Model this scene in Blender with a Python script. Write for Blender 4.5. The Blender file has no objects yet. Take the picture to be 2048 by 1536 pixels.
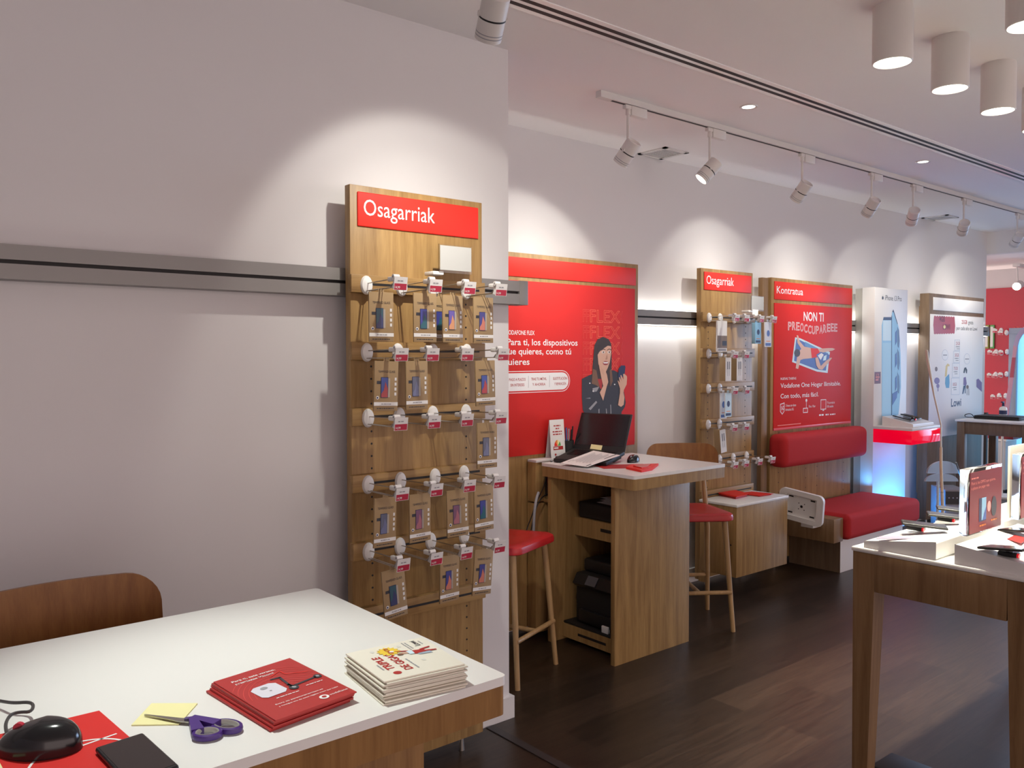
import bpy, bmesh, math, random
from mathutils import Vector, Matrix

random.seed(7)
SC = bpy.context.scene
COL = SC.collection
R = math.radians

# ------------------------------------------------------------------ camera
CAM_H, CAM_YAW, CAM_PITCH, CAM_ROLL, CAM_F = 1.65, 50.358, 1.913, -0.08, 1681.6
_y, _p, _r = R(CAM_YAW), R(CAM_PITCH), R(CAM_ROLL)
FW = Vector((math.cos(_p)*math.cos(_y), math.cos(_p)*math.sin(_y), -math.sin(_p)))
_rt = Vector((math.sin(_y), -math.cos(_y), 0))
_up = _rt.cross(FW)
RT = _rt*math.cos(_r)+_up*math.sin(_r)
UP = _up*math.cos(_r)-_rt*math.sin(_r)
CP = Vector((0, 0, CAM_H))
cam = bpy.data.cameras.new('camera'); cam.sensor_width = 36; cam.lens = CAM_F/2048*36
cam.clip_start = .05
camo = bpy.data.objects.new('camera', cam); COL.objects.link(camo)
camo.matrix_world = Matrix(((RT.x, UP.x, -FW.x, 0), (RT.y, UP.y, -FW.y, 0), (RT.z, UP.z, -FW.z, CAM_H), (0, 0, 0, 1)))
SC.camera = camo

def at(u, v, ax, val):
    """the point of the axis plane (ax = 0 x, 1 y, 2 z) at val that the photo shows at pixel u, v"""
    d = FW+RT*((u-1024)/CAM_F)-UP*((v-768)/CAM_F)
    return CP+d*((val-CP[ax])/d[ax])

# ------------------------------------------------------------------ world, exposure, large lights
vs = SC.view_settings
vs.view_transform = 'Standard'; vs.look = 'None'; vs.gamma = 1; vs.use_curve_mapping = False
vs.exposure = 0.0
W = bpy.data.worlds.new('world'); SC.world = W; W.use_nodes = True
W.node_tree.nodes['Background'].inputs[0].default_value = (1.0, .80, .765, 1)  # added pinkish ambient fill, entering by the side left open behind the camera
W.node_tree.nodes['Background'].inputs[1].default_value = 1.80

def lamp(name, kind, loc, energy, color=(1, 1, 1), target=None, **kw):
    l = bpy.data.lights.new(name, kind); l.energy = energy; l.color = color
    for k, v in kw.items(): setattr(l, k, v)
    o = bpy.data.objects.new(name, l); COL.objects.link(o); o.location = loc
    if target is not None:
        o.rotation_euler = (Vector(target)-Vector(loc)).to_track_quat('-Z', 'Y').to_euler()
    return o

def beam_profile(o, stops):
    """photometric profile of a reflector lamp: (degrees off axis, relative intensity)"""
    l = o.data; l.use_nodes = True; nt = l.node_tree
    em = nt.nodes['Emission']
    tc = nt.nodes.new('ShaderNodeTexCoord'); sp = nt.nodes.new('ShaderNodeSeparateXYZ'); nt.links.new(tc.outputs['Normal'], sp.inputs[0])
    ab = nt.nodes.new('ShaderNodeMath'); ab.operation = 'ABSOLUTE'; nt.links.new(sp.outputs['Z'], ab.inputs[0])
    ac = nt.nodes.new('ShaderNodeMath'); ac.operation = 'ARCCOSINE'; nt.links.new(ab.outputs[0], ac.inputs[0])
    mr = nt.nodes.new('ShaderNodeMath'); mr.operation = 'DIVIDE'; mr.inputs[1].default_value = R(60); nt.links.new(ac.outputs[0], mr.inputs[0])
    rp = nt.nodes.new('ShaderNodeValToRGB'); nt.links.new(mr.outputs[0], rp.inputs[0])
    e = rp.color_ramp.elements
    while len(e) < len(stops): e.new(.5)
    for k, (a, v) in enumerate(stops): e[k].position = a/60
    for k, (a, v) in enumerate(stops): e[k].color = (v, v, v, 1)
    nt.links.new(rp.outputs[0], em.inputs['Strength'])

# daylight entering through the shop window at the far end
lamp('window_daylight', 'AREA', (10.9, 1.2, 1.7), 60, (.50, .68, 1), (4.6, 1.0, 0), shape='RECTANGLE', size=3.6, size_y=2.2, spread=R(80))
WARM = (1, .965, .87)

# ------------------------------------------------------------------ materials
MATS = {}
def mat(name, color, rough=.5, metal=0, emit=None, estr=0, alpha=None, trans=0, spec=.5, coat=0, bump=0, bscale=200):
    if name in MATS: return MATS[name]
    m = bpy.data.materials.new(name); m.use_nodes = True
    nt = m.node_tree; b = nt.nodes['Principled BSDF']
    b.inputs['Base Color'].default_value = (*color, 1)
    b.inputs['Roughness'].default_value = rough
    b.inputs['Metallic'].default_value = metal
    b.inputs['Specular IOR Level'].default_value = spec
    b.inputs['Coat Weight'].default_value = coat
    b.inputs['Transmission Weight'].default_value = trans
    if emit: b.inputs['Emission Color'].default_value = (*emit, 1); b.inputs['Emission Strength'].default_value = estr
    if alpha is not None: b.inputs['Alpha'].default_value = alpha
    if bump:
        n = nt.nodes.new('ShaderNodeTexNoise'); n.inputs['Scale'].default_value = bscale
        tc = nt.nodes.new('ShaderNodeTexCoord'); nt.links.new(tc.outputs['Object'], n.inputs['Vector'])
        bp = nt.nodes.new('ShaderNodeBump'); bp.inputs['Strength'].default_value = bump; bp.inputs['Distance'].default_value = .002
        nt.links.new(n.outputs['Fac'], bp.inputs['Height']); nt.links.new(bp.outputs['Normal'], b.inputs['Normal'])
    MATS[name] = m
    return m

def wood(name, c1, c2, rough=.42, scale=(14, 14, .9), spec=.35):
    """veneer: noise drawn out along one axis"""
    if name in MATS: return MATS[name]
    m = bpy.data.materials.new(name); m.use_nodes = True
    nt = m.node_tree; b = nt.nodes['Principled BSDF']; L = nt.links.new
    tc = nt.nodes.new('ShaderNodeTexCoord'); mp = nt.nodes.new('ShaderNodeMapping'); mp.inputs['Scale'].default_value = scale
    L(tc.outputs['Object'], mp.inputs['Vector'])
    n1 = nt.nodes.new('ShaderNodeTexNoise'); n1.inputs['Scale'].default_value = 2.2; n1.inputs['Detail'].default_value = 6; n1.inputs['Distortion'].default_value = .6
    mp2 = nt.nodes.new('ShaderNodeMapping'); mp2.inputs['Scale'].default_value = tuple(s*7 for s in scale)
    L(tc.outputs['Object'], mp2.inputs['Vector'])
    n2 = nt.nodes.new('ShaderNodeTexNoise'); n2.inputs['Scale'].default_value = 2.5; n2.inputs['Detail'].default_value = 3
    L(mp.outputs[0], n1.inputs['Vector']); L(mp2.outputs[0], n2.inputs['Vector'])
    mx = nt.nodes.new('ShaderNodeMath'); mx.operation = 'MULTIPLY_ADD'; mx.inputs[1].default_value = .35
    L(n2.outputs['Fac'], mx.inputs[0]); L(n1.outputs['Fac'], mx.inputs[2])
    rp = nt.nodes.new('ShaderNodeValToRGB')
    rp.color_ramp.elements[0].position = .45; rp.color_ramp.elements[0].color = (*c1, 1)
    rp.color_ramp.elements[1].position = .88; rp.color_ramp.elements[1].color = (*c2, 1)
    L(mx.outputs[0], rp.inputs[0]); L(rp.outputs[0], b.inputs['Base Color'])
    b.inputs['Roughness'].default_value = rough; b.inputs['Specular IOR Level'].default_value = spec
    MATS[name] = m
    return m

def floor_mat():
    m = bpy.data.materials.new('dark_planks'); m.use_nodes = True
    nt = m.node_tree; b = nt.nodes['Principled BSDF']; L = nt.links.new
    tc = nt.nodes.new('ShaderNodeTexCoord')
    br = nt.nodes.new('ShaderNodeTexBrick')
    br.inputs['Scale'].default_value = 1; br.inputs['Brick Width'].default_value = 1.25; br.inputs['Row Height'].default_value = .19
    br.inputs['Mortar Size'].default_value = .0015; br.inputs['Mortar Smooth'].default_value = 0; br.inputs['Bias'].default_value = 0
    br.offset = .37
    br.inputs['Color1'].default_value = (.018, .011, .007, 1); br.inputs['Color2'].default_value = (.048, .029, .019, 1); br.inputs['Mortar'].default_value = (.02, .013, .01, 1)
    L(tc.outputs['Object'], br.inputs['Vector'])
    mp = nt.nodes.new('ShaderNodeMapping'); mp.inputs['Scale'].default_value = (1.2, 16, 1)
    L(tc.outputs['Object'], mp.inputs['Vector'])
    n = nt.nodes.new('ShaderNodeTexNoise'); n.inputs['Scale'].default_value = 3; n.inputs['Detail'].default_value = 8; n.inputs['Distortion'].default_value = 1.2
    L(mp.outputs[0], n.inputs['Vector'])
    rp = nt.nodes.new('ShaderNodeValToRGB')
    rp.color_ramp.elements[0].position = .3; rp.color_ramp.elements[0].color = (.55, .55, .55, 1)
    rp.color_ramp.elements[1].position = .75; rp.color_ramp.elements[1].color = (1.25, 1.25, 1.25, 1)
    L(n.outputs['Fac'], rp.inputs[0])
    mx = nt.nodes.new('ShaderNodeMix'); mx.data_type = 'RGBA'; mx.blend_type = 'MULTIPLY'; mx.inputs[0].default_value = 1
    L(br.outputs['Color'], mx.inputs[6]); L(rp.outputs[0], mx.inputs[7]); L(mx.outputs[2], b.inputs['Base Color'])
    b.inputs['Roughness'].default_value = .34; b.inputs['Specular IOR Level'].default_value = .5
    MATS['dark_planks'] = m
    return m

M_WALL = mat('white_wall_paint', (.74, .72, .72), .85, bump=.05, bscale=300)
M_CEIL = mat('ceiling_paint', (.90, .86, .85), .9)
M_FLOOR = floor_mat()
M_BASE = mat('baseboard_paint', (.78, .76, .74), .5)
M_OAK = wood('oak_veneer', (.255, .142, .050), (.42, .258, .098))
M_OAK_SHADED = wood('shaded_oak_veneer', (.205, .098, .028), (.32, .168, .055))  # same oak as the other counter, its dimmer light put into the colour
M_OAKX = wood('oak_veneer_lengthwise', (.255, .142, .050), (.42, .258, .098), scale=(.9, 14, 14))
M_DOAK = wood('brown_oak_veneer', (.195, .108, .048), (.295, .176, .084))
M_GOAK = wood('grey_oak_veneer', (.15, .095, .056), (.22, .15, .095))
M_PLY = wood('brown_plywood', (.23, .090, .022), (.33, .145, .038), .38, (16, 16, 1.2))
M_LEG = wood('light_oak_wood', (.34, .20, .085), (.47, .30, .14), .4, (20, 20, 1))
M_WTOP = mat('white_worktop', (.83, .82, .79), .32)
M_WHITE = mat('white_plastic', (.84, .83, .81), .38)
M_LWHITE = mat('white_lacquer', (.8, .79, .78), .45)
M_LAMPW = mat('white_lamp_metal', (.72, .69, .66), .45)
M_GREY = mat('grey_rail_metal', (.27, .26, .25), .45, .3)
M_DARK = mat('dark_slot', (.012, .01, .01), .6)
M_BLACK = mat('black_plastic', (.012, .012, .013), .35)
M_BLACKM = mat('matt_black', (.014, .013, .013), .6)
M_SCREEN = mat('dark_screen', (.012, .012, .014), .15)
M_RED = mat('red_sign', (.78, .030, .018), .55, spec=.3)
M_RED2 = mat('red_poster', (.66, .024, .020), .6, spec=.25)
M_RED3 = mat('red_print', (.43, .022, .021), .45)
M_RED4 = mat('red_tag', (.50, .02, .06), .45)
M_FABRIC = mat('red_fabric', (.47, .014, .016), .85, bump=.3, bscale=500)
M_VINYL = mat('red_vinyl', (.50, .018, .022), .32)
M_GLASSRED = mat('red_gloss_panel', (.50, .005, .03), .12)
M_INKW = mat('white_ink', (.86, .85, .84), .5)
M_INKP = mat('pale_red_ink', (.90, .26, .20), .5)
M_INKK = mat('black_ink', (.03, .03, .04), .5)
M_INKG = mat('grey_ink', (.32, .32, .34), .6)
M_PAPER = mat('paper', (.80, .79, .77), .7)
M_CREAM = mat('cream_paper', (.78, .74, .63), .65)
M_KRAFT = mat('kraft_card', (.37, .25, .125), .7)
M_STEEL = mat('steel_wire', (.45, .42, .38), .3, .9)
M_YEL = mat('yellow_note', (.87, .82, .42), .7)
M_ACR = mat('clear_acrylic', (.95, .97, .96), .05, trans=1, spec=.5)
M_LED = mat('led_diffuser', (1, 1, 1), .5, emit=(1, .96, .88), estr=5)
M_SKIN = mat('print_skin', (.70, .42, .30), .5)
M_HAIR = mat('print_dark_brown', (.045, .028, .024), .5)
M_HAIR2 = mat('print_brown', (.19, .095, .05), .5)
M_BLUE = mat('print_blue', (.07, .14, .42), .5)
M_LBLUE = mat('print_light_blue', (.30, .58, .80), .5)
M_PBLUE = mat('print_pale_blue', (.62, .80, .88), .5)
M_NAVY = mat('print_navy', (.02, .03, .10), .5)
M_ORANGE = mat('print_orange', (.80, .25, .05), .5)
M_GREEN = mat('print_green', (.12, .42, .12), .5)
M_PURPLE = mat('print_purple', (.20, .11, .28), .5)
M_MAROON = mat('print_maroon', (.16, .01, .02), .5)

# ------------------------------------------------------------------ mesh builder
ORG = {}
def tri_font(txt, outline=0, bold=0):
    cu = bpy.data.curves.new('t', 'FONT'); cu.body = txt; cu.size = 1; cu.resolution_u = 3
    if outline: cu.fill_mode = 'NONE'; cu.bevel_depth = outline; cu.bevel_resolution = 0
    elif bold: cu.offset = bold
    o = bpy.data.objects.new('t', cu); COL.objects.link(o)
    dg = bpy.context.evaluated_depsgraph_get(); dg.update()
    me = bpy.data.meshes.new_from_object(o.evaluated_get(dg))
    vs_ = [v.co.copy() for v in me.vertices]; fs = [tuple(p.vertices) for p in me.polygons]
    bpy.data.objects.remove(o); bpy.data.curves.remove(cu); bpy.data.meshes.remove(me)
    return vs_, fs
_FC = {}

class MB:
    def __init__(s): s.v = []; s.f = []; s.m = []; s.sm = []; s.mats = []
    def mi(s, m):
        if m not in s.mats: s.mats.append(m)
        return s.mats.index(m)
    def add(s, vs_, fs, m, smooth=False, M=None):
        b = len(s.v); i = s.mi(m)
        for v in vs_:
            v = Vector(v); s.v.append(M @ v if M else v)
        for f in fs: s.f.append(tuple(b+k for k in f)); s.m.append(i); s.sm.append(smooth)
        return s
    def box(s, x0, x1, y0, y1, z0, z1, m, bev=0, seg=2, M=None, axis=None):
        if x0 > x1: x0, x1 = x1, x0
        if y0 > y1: y0, y1 = y1, y0
        if z0 > z1: z0, z1 = z1, z0
        if not bev:
            vs_ = [(x, y, z) for x in (x0, x1) for y in (y0, y1) for z in (z0, z1)]
            fs = [(0, 1, 3, 2), (4, 6, 7, 5), (0, 4, 5, 1), (2, 3, 7, 6), (0, 2, 6, 4), (1, 5, 7, 3)]
            return s.add(vs_, fs, m, False, M)
        bm = bmesh.new(); bmesh.ops.create_cube(bm, size=1)
        for v in bm.verts: v.co = Vector(((x0+x1)/2+v.co.x*(x1-x0), (y0+y1)/2+v.co.y*(y1-y0), (z0+z1)/2+v.co.z*(z1-z0)))
        ed = list(bm.edges)
        if axis is not None: ed = [e for e in ed if abs((e.verts[0].co-e.verts[1].co)[axis]) > 1e-6]
        bmesh.ops.bevel(bm, geom=ed, offset=bev, segments=seg, affect='EDGES', profile=.5)
        bm.verts.index_update()
        vs_ = [v.co.copy() for v in bm.verts]; fs = [[v.index for v in f.verts] for f in bm.faces]
        bm.free()
        return s.add(vs_, fs, m, True, M)
    def cyl(s, p0, p1, r0, r1, m, n=16, caps=True, smooth=True):
        p0, p1 = Vector(p0), Vector(p1); d = (p1-p0).normalized()
        a = d.orthogonal().normalized(); b = d.cross(a)
        vs_ = [p0+(a*math.cos(2*math.pi*k/n)+b*math.sin(2*math.pi*k/n))*r0 for k in range(n)]
        vs_ += [p1+(a*math.cos(2*math.pi*k/n)+b*math.sin(2*math.pi*k/n))*r1 for k in range(n)]
        s.add(vs_, [(k, (k+1) % n, n+(k+1) % n, n+k) for k in range(n)], m, smooth)
        if caps: s.add(vs_[:n], [tuple(range(n-1, -1, -1))], m); s.add(vs_[n:], [tuple(range(n))], m)
        return s
    def lathe(s, prof, o, d, m, n=24):
        """prof: (radius, distance along d)"""
        o = Vector(o); d = Vector(d).normalized(); a = d.orthogonal().normalized(); b = d.cross(a)
        vs_ = []; fs = []
        for r, h in prof:
            vs_ += [o+d*h+(a*math.cos(2*math.pi*k/n)+b*math.sin(2*math.pi*k/n))*max(r, 1e-5) for k in range(n)]
        for j in range(len(prof)-1):
            fs += [(j*n+k, j*n+(k+1) % n, (j+1)*n+(k+1) % n, (j+1)*n+k) for k in range(n)]
        return s.add(vs_, fs, m, True)
    def tube(s, pts, r, m, n=8, sub=0, caps=True):
        P = [Vector(p) for p in pts]
        for _ in range(sub):                       # corner cutting
            Q = [P[0]]
            for a, b in zip(P, P[1:]): Q += [a*.75+b*.25, a*.25+b*.75]
            P = Q+[P[-1]]
        rr = r if isinstance(r, (list, tuple)) else [r]*len(P)
        vs_ = []; fs = []; up = None
        for i, p in enumerate(P):
            d = (P[min(i+1, len(P)-1)]-P[max(i-1, 0)]).normalized()
            if up is None: up = d.orthogonal().normalized()
            up = (up-d*up.dot(d)); up = up.normalized() if up.length > 1e-6 else d.orthogonal().normalized()
            b = d.cross(up)
            vs_ += [p+(up*math.cos(2*math.pi*k/n)+b*math.sin(2*math.pi*k/n))*rr[i] for k in range(n)]
        for j in range(len(P)-1):
            fs += [(j*n+k, j*n+(k+1) % n, (j+1)*n+(k+1) % n, (j+1)*n+k) for k in range(n)]
        if caps: fs += [tuple(range(n-1, -1, -1)), tuple(range((len(P)-1)*n, len(P)*n))]
        return s.add(vs_, fs, m, True)
    def prism(s, pts, n, m, smooth=False):
        """closed outline of 3D points pushed along vector n"""
        P = [Vector(p) for p in pts]; n = Vector(n); k = len(P)
        s.add(P+[p+n for p in P], [(i, (i+1) % k, k+(i+1) % k, k+i) for i in range(k)], m, smooth)
        s.add(P, [tuple(range(k-1, -1, -1))], m); s.add([p+n for p in P], [tuple(range(k))], m)
        return s
    def poly(s, pts, m): return s.add(pts, [tuple(range(len(pts)))], m)
    def frame(s, o, u, v):
        s.o = Vector(o); s.u = Vector(u).normalized(); s.w = Vector(v).normalized(); s.n = s.u.cross(s.w); s.lift = 0
        return s
    def P(s, a, b, l=None): return s.o+s.u*a+s.w*b+s.n*(s.lift if l is None else l)
    def flat(s, pts, m, l=None): return s.poly([s.P(a, b, l) for a, b in pts], m)
    def rect(s, a0, a1, b0, b1, m, l=None): return s.flat([(a0, b0), (a1, b0), (a1, b1), (a0, b1)], m, l)
    def rule(s, a, b, w, h, m, l=None):
        """a line of print too small to read: word-long dashes"""
        x = a; k = 0
        while x < a+w-1e-6:
            d = min(h*(2.2, 3.6, 1.5, 2.9)[k % 4], a+w-x); s.rect(x, x+d, b, b+h, m, l); x += d+h*.6; k += 1
        return s
    def disc(s, a, b, ra, rb, m, l=None, n=18): return s.flat([(a+ra*math.cos(2*math.pi*k/n), b+rb*math.sin(2*math.pi*k/n)) for k in range(n)], m, l)
    def text(s, txt, a, b, h, m, width=None, bold=0, outline=0, align='L', l=None):
        """cap height h at frame position a, b (baseline); width fits the run if given"""
        key = (txt, bold, outline)
        if key not in _FC: _FC[key] = tri_font(txt, outline, bold)
        vs_, fs = _FC[key]
        if not vs_: return s
        x0 = min(v.x for v in vs_); x1 = max(v.x for v in vs_)
        ky = h/.72; kx = width/(x1-x0) if width else ky*.86
        off = 0 if align == 'L' else (-(x1-x0)*kx/2 if align == 'C' else -(x1-x0)*kx)
        lf = s.lift if l is None else l
        s.add([s.o+s.u*(a+off+(v.x-x0)*kx)+s.w*(b+v.y*ky)+s.n*(lf+v.z*.02) for v in vs_], fs, m)
        return s
    def build(s, name, parent=None, origin=None):
        if parent is not None: org = ORG[parent.name]
        elif origin is not None: org = Vector(origin)
        else:
            xs = [v.x for v in s.v]; ys = [v.y for v in s.v]; zs = [v.z for v in s.v]
            org = Vector(((min(xs)+max(xs))/2, (min(ys)+max(ys))/2, min(zs)))
        me = bpy.data.meshes.new(name)
        me.from_pydata([v-org for v in s.v], [], s.f)
        for m in s.mats: me.materials.append(m)
        me.polygons.foreach_set('material_index', s.m); me.polygons.foreach_set('use_smooth', s.sm)
        me.update(); me.set_sharp_from_angle(angle=R(38))
        o = bpy.data.objects.new(name, me); COL.objects.link(o)
        ORG[o.name] = org
        if parent is not None: o.parent = parent
        else: o.location = org
        return o

def tag(o, label, cat, group=None, kind=None):
    o['label'] = label; o['category'] = cat
    if group: o['group'] = group
    if kind: o['kind'] = kind
    return o
def thing(name, label, cat, loc, group=None):
    o = bpy.data.objects.new(name, None); COL.objects.link(o); o.location = loc; o.empty_display_size = .1
    ORG[o.name] = Vector(loc)
    return tag(o, label, cat, group)
def struct(name, mb, origin=(0, 0, 0)):
    o = mb.build(name, None, origin); o['kind'] = 'structure'; return o
def copy_tree(o, parent=None):
    c = o.copy(); COL.objects.link(c)
    if parent: c.parent = parent
    for ch in list(o.children): copy_tree(ch, c)
    return c
ORD = ['first', 'second', 'third', 'fourth', 'fifth']
ROWN = ['top', 'second', 'third', 'fourth', 'bottom']
XA, YA, ZU = Vector((1, 0, 0)), Vector((0, 1, 0)), Vector((0, 0, 1))

# ------------------------------------------------------------------ room
CEIL = 3.01; YWA = 2.927; XWA = 2.405; YWB = 3.86; XWB = 10.05; XE = 11.4
struct('floor', MB().box(-4, 14, -5, 6, -.1, 0, M_FLOOR))
struct('ceiling', MB().box(-4, XWB, -5, 4.1, CEIL, CEIL+.1, M_CEIL))
struct('ceiling_far', MB().box(XWB+.12, 14, -5, 6, 2.775, 2.875, M_CEIL))
struct('wall_left', MB().box(-4, XWA, YWA, YWA+1.2, 0, CEIL, M_WALL))
struct('wall_back', MB().box(XWA, XWB, YWB, YWB+.25, 0, CEIL, M_WALL))
struct('wall_soffit', MB().box(XWB, XWB+.12, -5, YWB+.25, 2.77, CEIL+.1, M_WALL))
struct('wall_far', MB().box(XE, XE+.1, -5, 6, 0, 2.72, M_WALL))
struct('wall_near', MB().box(-4.1, -4, -5, 4.1, 0, CEIL, M_WALL))
bb = MB().box(-4, XWA+.0, YWA-.015, YWA, 0, .10, M_BASE).box(XWA, XWA+.02, YWA-.015, YWB, 0, .10, M_BASE)
struct('baseboard_left', bb)
struct('trim_1', MB().box(2.255, 2.295, -3, 2.905, 0, .004, mat('threshold_strip', (.03, .025, .025), .45)))
struct('baseboard_back', MB().box(XWA+.02, XWB, YWB-.015, YWB, 0, .10, M_BASE))
# linear slot diffuser let into the ceiling
sl = MB()
M_SLOTW = mat('slot_flange_white', (.95, .94, .92), .25)
for a_, b_, z_, m_ in ((2.432, 2.461, .004, M_SLOTW), (2.461, 2.485, .0046, M_DARK), (2.485, 2.507, .004, M_SLOTW), (2.507, 2.531, .0046, M_DARK), (2.531, 2.558, .004, M_SLOTW)):
    sl.box(-2, XWB, a_, b_, CEIL-z_, CEIL, m_)
tag(sl.build('slot_diffuser'), 'long double-slot air diffuser running along the ceiling', 'air vent')
# square air grilles
for i, (cx, cy, w) in enumerate(((4.41, 3.73, .24), (8.58, 3.73, .25))):
    t = thing('ceiling_vent', ['square grey ceiling grille behind the first hanging spotlights', 'square grey ceiling grille near the far end of the spotlight track'][i], 'air vent', (cx, cy, CEIL), 'ceiling grilles')
    h = w/2
    f = MB()
    for a in (0, 1, 2, 3):
        M = Matrix.Translation((cx, cy, 0)) @ Matrix.Rotation(a*math.pi/2, 4, 'Z')
        f.box(-h, h, h-.028, h, CEIL-.008, CEIL, M_LAMPW, M=M)
    f.build('frame', t)
    g = MB().box(cx-h+.025, cx+h-.025, cy-h+.025, cy+h-.025, CEIL-.002, CEIL, M_INKG)
    for k in range(9): g.box(cx-h+.03, cx+h-.03, cy-h+.035+k*.02, cy-h+.04+k*.02, CEIL-.006, CEIL-.002, M_LAMPW)
    g.build('grille', t)
# recessed downlights
for i, (cx, cy) in enumerate(((3.958, 2.748), (6.02, 2.74))):
    t = thing('recessed_downlight', ['small recessed round ceiling light beside the slot, nearer one', 'small recessed round ceiling light beside the slot, farther one'][i], 'ceiling light', (cx, cy, CEIL), 'recessed downlights')
    MB().lathe([(.034, 0), (.036, -.004), (.047, -.006), (.049, 0)], (cx, cy, CEIL), ZU, M_LAMPW).build('trim_ring', t)
    MB().cyl((cx, cy, CEIL-.001), (cx, cy, CEIL-.003), .035, .035, mat('downlight_glow', (1, 1, 1), .5, emit=(1, .97, .92), estr=3)).build('bulb', t)
    lamp('downlight_lamp', 'SPOT', (cx, cy, CEIL-.02), 14, WARM, (cx, cy, 0), spot_size=R(75), spot_blend=.6, shadow_soft_size=.04)
# surface mounted cylinder lights over the display table
cyls = [(3.264, 1.61), (3.778, 1.61), (4.291, 1.61), (3.27, 1.13), (4.8, 1.61), (3.78, 1.13)]
CN = ['nearest of the row, leftmost in view', 'second of the row from the left', 'third of the row from the left', 'in the front row at the top edge', 'farthest of the row at the right edge', 'of the front row at the right edge']
for i, (cx, cy) in enumerate(cyls):
    t = thing('cylinder_light', 'white cylinder ceiling light, '+CN[i], 'ceiling light', (cx, cy, CEIL), 'cylinder ceiling lights')
    zb = 2.79
    MB().lathe([(0, CEIL), (.073, CEIL), (.074, CEIL-.01), (.074, zb+.002), (.072, zb), (.069, zb), (.068, zb+.05)], (cx, cy, 0), ZU, M_LAMPW, 32).build('housing', t)
    MB().lathe([(.068, zb+.05), (.0665, zb+.004)], (cx, cy, 0), ZU, mat('reflector_glow', (.9, .9, .85), .4, emit=(1, .95, .8), estr=1.6)).build('reflector', t)
    MB().cyl((cx, cy, zb+.05), (cx, cy, zb+.045), .068, .068, M_LED, 28).build('diffuser', t)
    lamp('cylinder_lamp', 'SPOT', (cx, cy, zb+.03), 155, (1, .93, .76), (cx, cy, 0), spot_size=R(62), spot_blend=.8, shadow_soft_size=.06)

# ------------------------------------------------------------------ track lighting
TY = 3.075
def track(name, label, x0, x1, y):
    t = thing(name, label, 'lighting track', (x0, y, CEIL))
    MB().box(x0, x1, y-.018, y+.018, CEIL-.032, CEIL, M_LAMPW).build('rail', t)
    MB().box(x0+.09, x1, y-.006, y+.006, CEIL-.034, CEIL-.031, M_DARK).build('slot', t)
    MB().box(x0-.004, x0+.09, y-.019, y+.019, CEIL-.034, CEIL, M_LAMPW).build('end_cap', t)
track('spotlight_track', 'white ceiling track carrying the row of spotlights along the back wall', 3.13, 9.6, TY)
track('spotlight_track', 'white ceiling track above the near counter, mostly out of view', -1.0, 2.0, 2.07)
glow = mat('spot_lens_glow', (1, 1, 1), .3, emit=(1, .95, .85), estr=6)
def spot_head(x, y, target, label, energy, ang=46, stem=.17, lit=True):
    t = thing('track_spotlight', label, 'spotlight', (x, y, CEIL), 'white track spotlights')
    zj = CEIL-.06-stem
    MB().box(x-.03, x+.02, y-.013, y+.013, CEIL-.055, CEIL-.034, M_LAMPW, .003).box(x+.012, x+.135, y-.017, y+.017, CEIL-.085, CEIL-.034, M_LAMPW, .004).build('adapter', t)
    MB().cyl((x, y, CEIL-.05), (x, y, zj), .008, .008, M_LAMPW, 12).cyl((x, y, CEIL-.085), (x, y, CEIL-.05), .013, .013, M_LAMPW, 12).build('stem', t)
    pj = Vector((x, y, zj)); d = (Vector(target)-pj).normalized()
    side = d.cross(ZU).normalized()
    o = pj-ZU*.045
    h = MB()
    b0, b1 = o-d*.062, o+d*.075
    r = .043
    h.lathe([(0, .012), (.030, .010), (r-.004, 0), (r, .004), (r, .066), (r-.003, .067), (r-.003, .071), (r, .072), (r, .137), (r-.004, .138), (r-.006, .12)], b0, d, M_LAMPW, 28)
    for k in (.112, .122): h.lathe([(r+.0006, k), (r+.0006, k+.003)], b0, d, M_INKG, 28)
    h.lathe([(r+.0004, .066), (r+.0004, .0715)], b0, d, M_DARK, 28)
    h.cyl(o-side*.047, o+side*.047, .009, .009, M_LAMPW, 12)
    hd = h.build('head', t)
    MB().cyl(b0+d*.123, b0+d*.127, r-.005, r-.005, glow, 24).build('lens', t)
    if lit:
        lo = lamp('spot_lamp', 'SPOT', b0+d*.145, energy, WARM, target, spot_size=R(104), spot_blend=.05, shadow_soft_size=.018)
        h_ = ang/2
        beam_profile(lo, [(0, 1), (h_*.28, .92), (h_*.55, .52), (h_*.8, .29), (h_*.93, .23), (h_*1.04, .02), (h_*1.1, 0)])
    return t
HEADS = [(3.35, (3.25, 3.75, 2.02), 37.5, 87, 'first spotlight on the back track, by its near end'),
         (4.05, (3.45, 3.55, 1.95), 28.7, 83, 'second spotlight on the back track, its lens glowing'),
         (5.03, (5.10, 3.75, 2.05), 37.5, 87, 'third spotlight on the back track, above the far accessories board'),
         (5.95, (6.20, 3.75, 2.03), 37.5, 87, 'fourth spotlight on the back track, above the Kontratua board'),
         (6.60, (7.40, 3.70, 1.98), 28.7, 77, 'fifth spotlight on the back track, beside the farther grille'),
         (7.52, (8.60, 3.75, 2.05), 37.5, 77, 'sixth spotlight on the back track, just past the farther grille'),
         (8.69, (9.25, 3.75, 2.05), 37.5, 83, 'seventh spotlight on the back track, cut by the right photo edge')]
for x, tg, e, a, lb in HEADS: spot_head(x, TY, tg, lb, e, a)
spot_head(1.64, 2.07, (1.92, 2.80, 1.93), 'large near spotlight hanging at the top edge above the tall accessories board', 60, 88, .20)
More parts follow.
